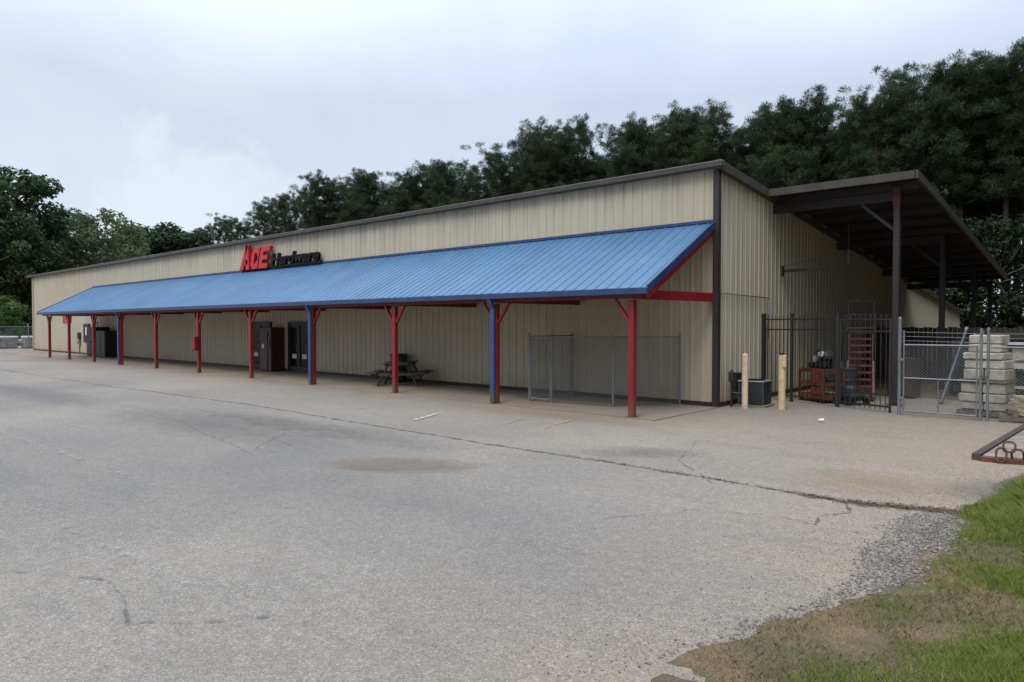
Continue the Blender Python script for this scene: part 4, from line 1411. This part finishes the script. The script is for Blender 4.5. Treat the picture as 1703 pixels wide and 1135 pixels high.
def make_pine(seed, H=20.0, base=.38, spread=3.6, tall_open=0.0):
    """returns (trunk mesh, crown mesh) of a loblolly pine H metres tall"""
    r_ = random.Random(seed); g = np.random.default_rng(seed)
    mb = MB()
    bend = [(r_.uniform(-.5, .5), r_.uniform(-.5, .5)) for _ in range(2)]
    pts = []
    for i in range(11):
        f = i / 10
        pts.append((bend[0][0] * math.sin(f * 2.4) + bend[1][0] * f * f, bend[0][1] * math.sin(f * 2.4) + bend[1][1] * f * f, H * .965 * f))
    rad = [.30 * (1 - .88 * (i / 10)) + (.08 if i == 0 else 0) for i in range(11)]
    mb.add(*tube_path(pts, rad, 8))
    at = lambda f: Vector(pts[int(min(f, .999) * 10)]).lerp(Vector(pts[min(10, int(min(f, .999) * 10) + 1)]), f * 10 - int(min(f, .999) * 10))
    cents = []
    nb = 74
    ga = r_.uniform(0, 6)
    lobes = [(r_.uniform(0, 6.28), r_.uniform(.15, .9), r_.uniform(.5, 1.35)) for _ in range(7)]
    for i in range(nb):
        f = base + (1 - base) * (i + r_.uniform(0, .8)) / nb
        k = (f - base) / (1 - base)
        ga += 2.4 + r_.uniform(-.5, .5)
        prof = max(.12, 1 - ((k - .5) / .54) ** 2) ** .5 if k > .45 else .55 + .98 * k
        if k > .9: prof = max(prof, .30)
        m_ = 1.0
        for la, lk, ls in lobes:
            da = abs((ga - la + math.pi) % (2 * math.pi) - math.pi)
            if da < .9 and abs(k - lk) < .22: m_ *= ls
        L = spread * prof * m_ * r_.uniform(.55, 1.15)
        if k < .25 and r_.random() < .35: continue
        if tall_open and r_.random() < tall_open: continue
        st = at(f)
        rise = (.10 + .75 * k) * L + r_.uniform(-.2, .35)
        en = st + Vector((math.cos(ga) * L, math.sin(ga) * L, rise))
        md = st.lerp(en, .5) + Vector((0, 0, -.08 * L))
        r0 = .05 * (1 - k) + .03
        mb.add(*tube_path([st, md, en], [r0, r0 * .65, .012], 5))
        pads = [(1.0, .46), (.78, .46), (.56, .44)] + ([(.36, .4)] if L > 2.0 else [])
        for q, pr_ in pads:
            p = st.lerp(md, q * 2) if q < .5 else md.lerp(en, q * 2 - 1)
            for _ in range(1 + (r_.random() < .7)):
                o_ = Vector((r_.gauss(0, .42), r_.gauss(0, .42), r_.gauss(.1, .3))) * (.5 + .5 * q)
                pr2 = pr_ * r_.uniform(.75, 1.3) * (.7 + .3 * spread / 3.4)
                for _j in range(11):
                    u_ = Vector((r_.gauss(0, 1), r_.gauss(0, 1), r_.gauss(0, 1))).normalized() * pr2 * r_.uniform(.35, 1.0)
                    cents.append((p.x + o_.x + u_.x, p.y + o_.y + u_.y, p.z + o_.z + u_.z * .62))
    top = at(.99)
    for j in range(10): cents.append((top.x + r_.gauss(0, .3), top.y + r_.gauss(0, .3), top.z + r_.uniform(-.9, .35)))
    cents = np.array(cents)
    tr = mb.build("trunk", "bark", fix=False, smooth=True)
    me_t = tr.data
    bpy.data.objects.remove(tr)
    Q = tufts(cents, 15, .34, .0145, g, .75)
    return me_t, np_mesh("crown", Q, 4, "needle"), H / np.percentile(Q[..., 2], 99.93)


def make_broad(seed, H, spread, leaf, mat, base=.22, n_lobes=26, leaves=9000, bark="bark_grey"):
    r_ = random.Random(seed); g = np.random.default_rng(seed)
    mb = MB()
    th = H * .55
    pts = [(r_.uniform(-.15, .15) * i, r_.uniform(-.15, .15) * i, th * i / 5) for i in range(6)]
    mb.add(*tube_path(pts, [H * .020 * (1 - .11 * i) for i in range(6)], 8))
    lobes = []
    for i in range(n_lobes):
        k = (i + .5) / n_lobes
        z = H * (base + (1 - base) * k) * r_.uniform(.93, 1.03)
        pr = math.sin(math.pi * (.12 + .80 * k)) ** .6
        a = i * 2.4 + r_.uniform(-.4, .4)
        d = spread * pr * r_.uniform(.35, .95)
        rr_ = spread * r_.uniform(.22, .42)
        z = min(z, H - rr_ * .7)
        c = Vector((math.cos(a) * d, math.sin(a) * d, z))
        lobes.append((c, rr_))
        f = min(4.99, max(1.0, (z - .35 * d) / th * 5))
        st = Vector(pts[int(f)]).lerp(Vector(pts[min(5, int(f) + 1)]), f - int(f))
        md = st.lerp(c, .55) + Vector((0, 0, -.06 * d))
        mb.add(*tube_path([st, md, c], [H * .007, H * .0045, .02], 5))
    w = np.array([l[1] ** 2 for l in lobes]); w /= w.sum()
    idx = g.choice(len(lobes), leaves, p=w)
    C = np.array([tuple(l[0]) for l in lobes])[idx]
    Rr = np.array([l[1] for l in lobes])[idx]
    d = g.normal(0, 1, (leaves, 3)); d /= np.linalg.norm(d, axis=1, keepdims=True)
    rad = g.uniform(.45, 1.08, leaves) ** .7
    cc = C + d * (Rr * rad)[:, None] * np.array([1, 1, .72])
    keep = vnoise(cc[:, 0] * 1.1 + cc[:, 2] * .7, cc[:, 1] * 1.1 - cc[:, 2] * .6, seed) > .27
    cc = cc[keep]; d = d[keep]
    n = len(cc)
    nn = d + g.normal(0, .7, (n, 3)) + np.array([0, 0, .5])
    nn /= np.linalg.norm(nn, axis=1, keepdims=True)
    u = np.cross(nn, g.normal(0, 1, (n, 3))); u /= np.linalg.norm(u, axis=1, keepdims=True) + 1e-9
    v = np.cross(nn, u)
    L = (leaf * g.uniform(.6, 1.4, n))[:, None]
    Q = np.stack([cc - u * L, cc + v * L * .55, cc + u * L, cc - v * L * .55], 1)
    tr = mb.build("trunk", bark, fix=False, smooth=True)
    me_t = tr.data
    bpy.data.objects.remove(tr)
    return me_t, np_mesh("crown", Q, 4, mat), H / np.percentile(Q[..., 2], 99.93)


def plant(name, meshes, label, group, x, y, s, rz, z=-.1, sxy=None):
    o = thing(name, label, "tree", (x, y, z), rz, group)
    sxy = s if sxy is None else sxy
    top = meshes[2]
    o.scale = (sxy, sxy, s * top)
    link_mesh("trunk", meshes[0], o)
    link_mesh("crown", meshes[1], o)
    return o


PH = 20.0
pines = [make_pine(100 + i, PH, b_, s_, op) for i, (b_, s_, op) in enumerate([(.40, 3.3, 0), (.46, 3.7, .06), (.34, 3.0, 0), (.50, 3.5, .12), (.42, 4.0, .05), (.30, 3.4, 0), (.55, 3.0, .1)])]
PL = {"r": ("tall dark pine rising behind the carport roof", "pines behind the carport"),
      "m": ("dark pine standing behind the high end of the store roof", "pines behind the high roof end"),
      "s": ("dark pine behind the middle of the long roofline", "pines behind the middle roofline"),
      "l": ("dark pine low behind the far half of the roofline past the sign", "pines behind the far roofline")}


def zone(px):
    return "r" if px > 1215 else "m" if px > 860 else "s" if px > 480 else "l"


sky = [(1755, 85), (1715, 92), (1672, 80), (1632, 104), (1580, 100), (1545, 112), (1500, 118), (1462, 150), (1420, 180), (1352, 150), (1318, 178), (1285, 176), (1242, 205), (1215, 215),
       (1152, 178), (1118, 178), (1080, 205), (1040, 196), (962, 200), (930, 222), (905, 208), (884, 222), (826, 246), (788, 282), (748, 268), (712, 270),
       (682, 286), (655, 296), (612, 284), (582, 292), (548, 290), (522, 312), (478, 322), (446, 336), (412, 366), (372, 358), (338, 378)]
prr = random.Random(11)
for i, (px, yt) in enumerate(sky):
    h = heading(px)
    Yt = 47 + prr.uniform(-2, 3)
    t_ = (Yt - CAM.y) / h.y
    if px < 480: t_ *= .82
    x, y = CAM.x + h.x * t_, CAM.y + h.y * t_
    Ht = (541 - yt) / 1150.6 * t_ + 2.1
    lb, gr = PL[zone(px)]
    plant("pine_tree", pines[(i * 3 + i // 4) % 7], lb, gr, x, y, Ht / PH, prr.uniform(0, 6.28), sxy=Ht / PH * prr.uniform(.78, 1.05))
# deeper rows fill the wood; each lower to the eye than the ones before it
for row, (Y0, cut) in enumerate(((52, 58), (57, 48), (63, 36))):
    x = 14.0
    while x > -150:
        yy = Y0 + prr.uniform(-2, 2)
        dx, dy = x - CAM.x, yy - CAM.y
        dep = dx * FWD2.x + dy * FWD2.y
        px = 851.5 + 1150.6 * (dx * RGT2.x + dy * RGT2.y) / dep
        if px < 1780 and px > 300:
            yt = np.interp(px, [p for p, _ in reversed(sky)], [q for _, q in reversed(sky)]) + cut + prr.uniform(0, 26)
            Ht = (541 - yt) / 1150.6 * dep + 2.1
            lb, gr = PL[zone(px)]
            plant("pine_tree", pines[prr.randrange(7)], lb, gr, x, yy, Ht / PH, prr.uniform(0, 6.28), sxy=Ht / PH * prr.uniform(.9, 1.2))
        x -= prr.uniform(3.4, 4.8) + row * .5 + (0 if x > -60 else 2.5)

# understorey at the wood's near edge
broad = [make_broad(300 + i, 10.0, 3.4, .15, "leaf_dark", .06, 28, 11000) for i in range(3)]
ux = 15.0
while ux > -36:
    uy = 42.5 + prr.uniform(-1.5, 3)
    s = prr.uniform(.85, 1.35)
    plant("broadleaf_tree", broad[prr.randrange(3)], "dark leafy understorey tree at the wood's edge behind the store", "understorey trees at the wood's edge", ux, uy, s, prr.uniform(0, 6.28))
    ux -= prr.uniform(2.6, 3.8)

# the wood turns the corner and comes down the yard's open side
for k in range(13):
    plant("pine_tree", pines[k % 7], "dark pine along the open side of the yard beyond the fence end", "pines along the yard side", 14.0 + prr.uniform(-1, 4), 2 + k * 3.1 + prr.uniform(-.8, .8), prr.uniform(.9, 1.1), prr.uniform(0, 6.28))
for k in range(12):
    plant("broadleaf_tree", broad[k % 3], "leafy tree low along the open side of the yard", "understorey trees along the yard side", 12.0 + prr.uniform(-.6, 1.5), 3 + k * 3.1, prr.uniform(1.0, 1.3), prr.uniform(0, 6.28))

# trees past the far end of the store
big = [make_broad(320 + i, 18.0, 5.2, .24, "leaf", .12, 36, 15000) for i in range(2)]
pale = [make_broad(330 + i, 16.0, 4.2, .24, "leaf_pale", .25, 26, 5200) for i in range(2)]
bright = make_broad(340, 5.0, 2.6, .13, "leaf_bright", .12, 18, 6000)


def far_tree(name, meshes, H0, label, group, px, yt, t_, wid=1.0):
    h = heading(px)
    x, y = CAM.x + h.x * t_, CAM.y + h.y * t_
    Ht = (541 - yt) / 1150.6 * t_ + 2.1
    return plant(name, meshes, label, group, x, y, Ht / H0, prr.uniform(0, 6.28), sxy=Ht / H0 * wid)


g_ = "trees past the far end of the store"
far_tree("oak_tree", big[0], 18, "big dark oak at the picture's edge past the store's far end", g_, 22, 278, 78)
far_tree("oak_tree", big[1], 18, "dark oak shouldering the big oak, its crown sloping down to the roof", g_, 74, 345, 82, .9)
far_tree("oak_tree", big[1], 18, "dark oak crowding in front of the big oak at the picture's edge", g_, -20, 300, 72, .9)
far_tree("oak_tree", big[0], 18, "low dark oak directly behind the store's far corner", g_, 48, 420, 76, 1.2)
far_tree("oak_tree", big[1], 18, "dark oak behind the far roof end under the pale trees", g_, 120, 428, 96, 1.3)
far_tree("oak_tree", big[0], 18, "dark oak behind the far roof end below the tallest pale tree", g_, 185, 425, 104, 1.3)
far_tree("slender_tree", pale[0], 16, "pale thin-leaved tree with a rounded top beside the dark oaks", g_, 138, 350, 88)
far_tree("slender_tree", pale[1], 16, "pale thin-leaved tree with sky showing through, tallest of the pale pair", g_, 186, 347, 90)
far_tree("slender_tree", pale[0], 16, "thin pale tree in the gap beside the sloping oak", g_, 100, 372, 92, .8)
for px, yt, lb in ((225, 376, "dark low tree next to the pale trees behind the roof"), (262, 374, "dark round tree second from the pale trees behind the roof"), (300, 382, "dark low tree midway to the first pine behind the roof"), (325, 384, "dark low tree touching the first pine behind the roof")):
    far_tree("oak_tree", big[px % 2], 18, lb, g_, px, yt, 112, 1.25)
far_tree("young_tree", bright, 5, "small bright green tree above the white covered pallets", g_, 2, 486, 70, 1.15)
far_tree("oak_tree", big[1], 18, "dark oak filling the gap behind the small bright tree", g_, 0, 430, 88, 1.3)

# ------------------------------------------------------------------ sky, sun
SUN_EL, SUN_AZ = 56.0, -80.0      # direction the light comes from: in front of the store, a little to its yard side
sd = Vector((math.cos(R(SUN_EL)) * math.cos(R(SUN_AZ)), math.cos(R(SUN_EL)) * math.sin(R(SUN_AZ)), math.sin(R(SUN_EL))))
ld = bpy.data.lights.new("sun", "SUN")
ld.energy = 1.5
ld.angle = R(22)
ld.color = (1, .955, .88)
lo = bpy.data.objects.new("sun", ld)
COL.objects.link(lo)
lo.rotation_euler = sd.to_track_quat("Z", "Y").to_euler()

W = bpy.data.worlds.new("World")
S.world = W
W.use_nodes = True
nt = W.node_tree
bg = nt.nodes["Background"]
sk = N(nt, "ShaderNodeTexSky", sky_type="NISHITA")
sk.sun_disc = False
sk.sun_elevation = R(SUN_EL)
sk.sun_rotation = math.atan2(sd.x, sd.y)
tc = N(nt, "ShaderNodeTexCoord").outputs["Generated"]
sep = N(nt, "ShaderNodeSeparateXYZ")
nt.links.new(tc, sep.inputs[0])
zz = math_(nt, "MAXIMUM", sep.outputs["Z"], 0.0)
# cloud deck: flatten the dome onto a ceiling so clouds spread and shrink towards the horizon
den = math_(nt, "ADD", zz, 0.18)
cx = math_(nt, "DIVIDE", sep.outputs["X"], den)
cy = math_(nt, "DIVIDE", sep.outputs["Y"], den)
cmb = N(nt, "ShaderNodeCombineXYZ")
nt.links.new(cx, cmb.inputs[0]); nt.links.new(cy, cmb.inputs[1])
c1 = noise(nt, cmb.outputs[0], 0.55, 6, 0.5, 0.25)
c2 = noise(nt, tc, 2.2, 5, 0.5, 0.2)
f = math_(nt, "ADD", math_(nt, "MULTIPLY", c1, 0.6), math_(nt, "MULTIPLY", c2, 0.4))
cloud = ramp(nt, f, [(0.36, (5.3, 6.15, 7.9)), (0.50, (6.6, 7.4, 8.95)), (0.64, (8.2, 8.9, 10.0))])
# a cumulus bank low over the far end of the store
h_ = heading(398)
bank = Vector((h_.x, h_.y, (541 - 385) / 1150.6)).normalized()
vm = N(nt, "ShaderNodeVectorMath", operation="SUBTRACT")
nt.links.new(tc, vm.inputs[0]); vm.inputs[1].default_value = bank
ml = N(nt, "ShaderNodeVectorMath", operation="MULTIPLY")
nt.links.new(vm.outputs[0], ml.inputs[0]); ml.inputs[1].default_value = (1, 1, 1.35)
ln = N(nt, "ShaderNodeVectorMath", operation="LENGTH")
nt.links.new(ml.outputs[0], ln.inputs[0])
billow = noise(nt, tc, 9.0, 6, 0.55, 0.3)
bf = math_(nt, "ADD", ln.outputs["Value"], math_(nt, "MULTIPLY", math_(nt, "SUBTRACT", billow, 0.5), 0.34))
bmask = ramp(nt, bf, [(0.13, 1.0), (0.168, 0.0)])
cloud = mixc(nt, math_(nt, "MULTIPLY", bmask, ramp(nt, noise(nt, tc, 7.0, 6, 0.6, 0.5), [(0.35, 0.35), (0.6, 0.95)])), cloud, (8.3, 8.9, 9.8))
zen = N(nt, "ShaderNodeMapRange")
zen.inputs["From Min"].default_value = 0.30; zen.inputs["From Max"].default_value = 1.0
zen.inputs["To Min"].default_value = 1.0; zen.inputs["To Max"].default_value = 3.4
nt.links.new(zz, zen.inputs["Value"])
# unseen low sky behind camera and yard side, dimmed to deepen porch shade
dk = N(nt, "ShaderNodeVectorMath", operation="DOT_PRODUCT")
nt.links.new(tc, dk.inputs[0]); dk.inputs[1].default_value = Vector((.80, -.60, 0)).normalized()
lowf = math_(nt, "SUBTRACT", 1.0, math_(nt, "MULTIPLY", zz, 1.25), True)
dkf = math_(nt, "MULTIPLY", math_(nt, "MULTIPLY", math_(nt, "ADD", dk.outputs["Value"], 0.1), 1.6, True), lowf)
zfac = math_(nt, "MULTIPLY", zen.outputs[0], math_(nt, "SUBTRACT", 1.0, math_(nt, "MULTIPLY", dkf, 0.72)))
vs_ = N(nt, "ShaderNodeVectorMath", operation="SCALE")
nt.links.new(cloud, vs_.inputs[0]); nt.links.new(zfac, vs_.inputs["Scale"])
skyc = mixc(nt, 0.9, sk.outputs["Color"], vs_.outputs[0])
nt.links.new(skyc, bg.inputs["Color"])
bg.inputs["Strength"].default_value = 0.1

S.view_settings.view_transform = "Standard"
S.view_settings.look = "None"
S.view_settings.exposure = 0.04
S.view_settings.gamma = 1.0
S.cycles.max_bounces = 6
S.cycles.diffuse_bounces = 2
S.cycles.transparent_max_bounces = 12
S.cycles.use_denoising = True
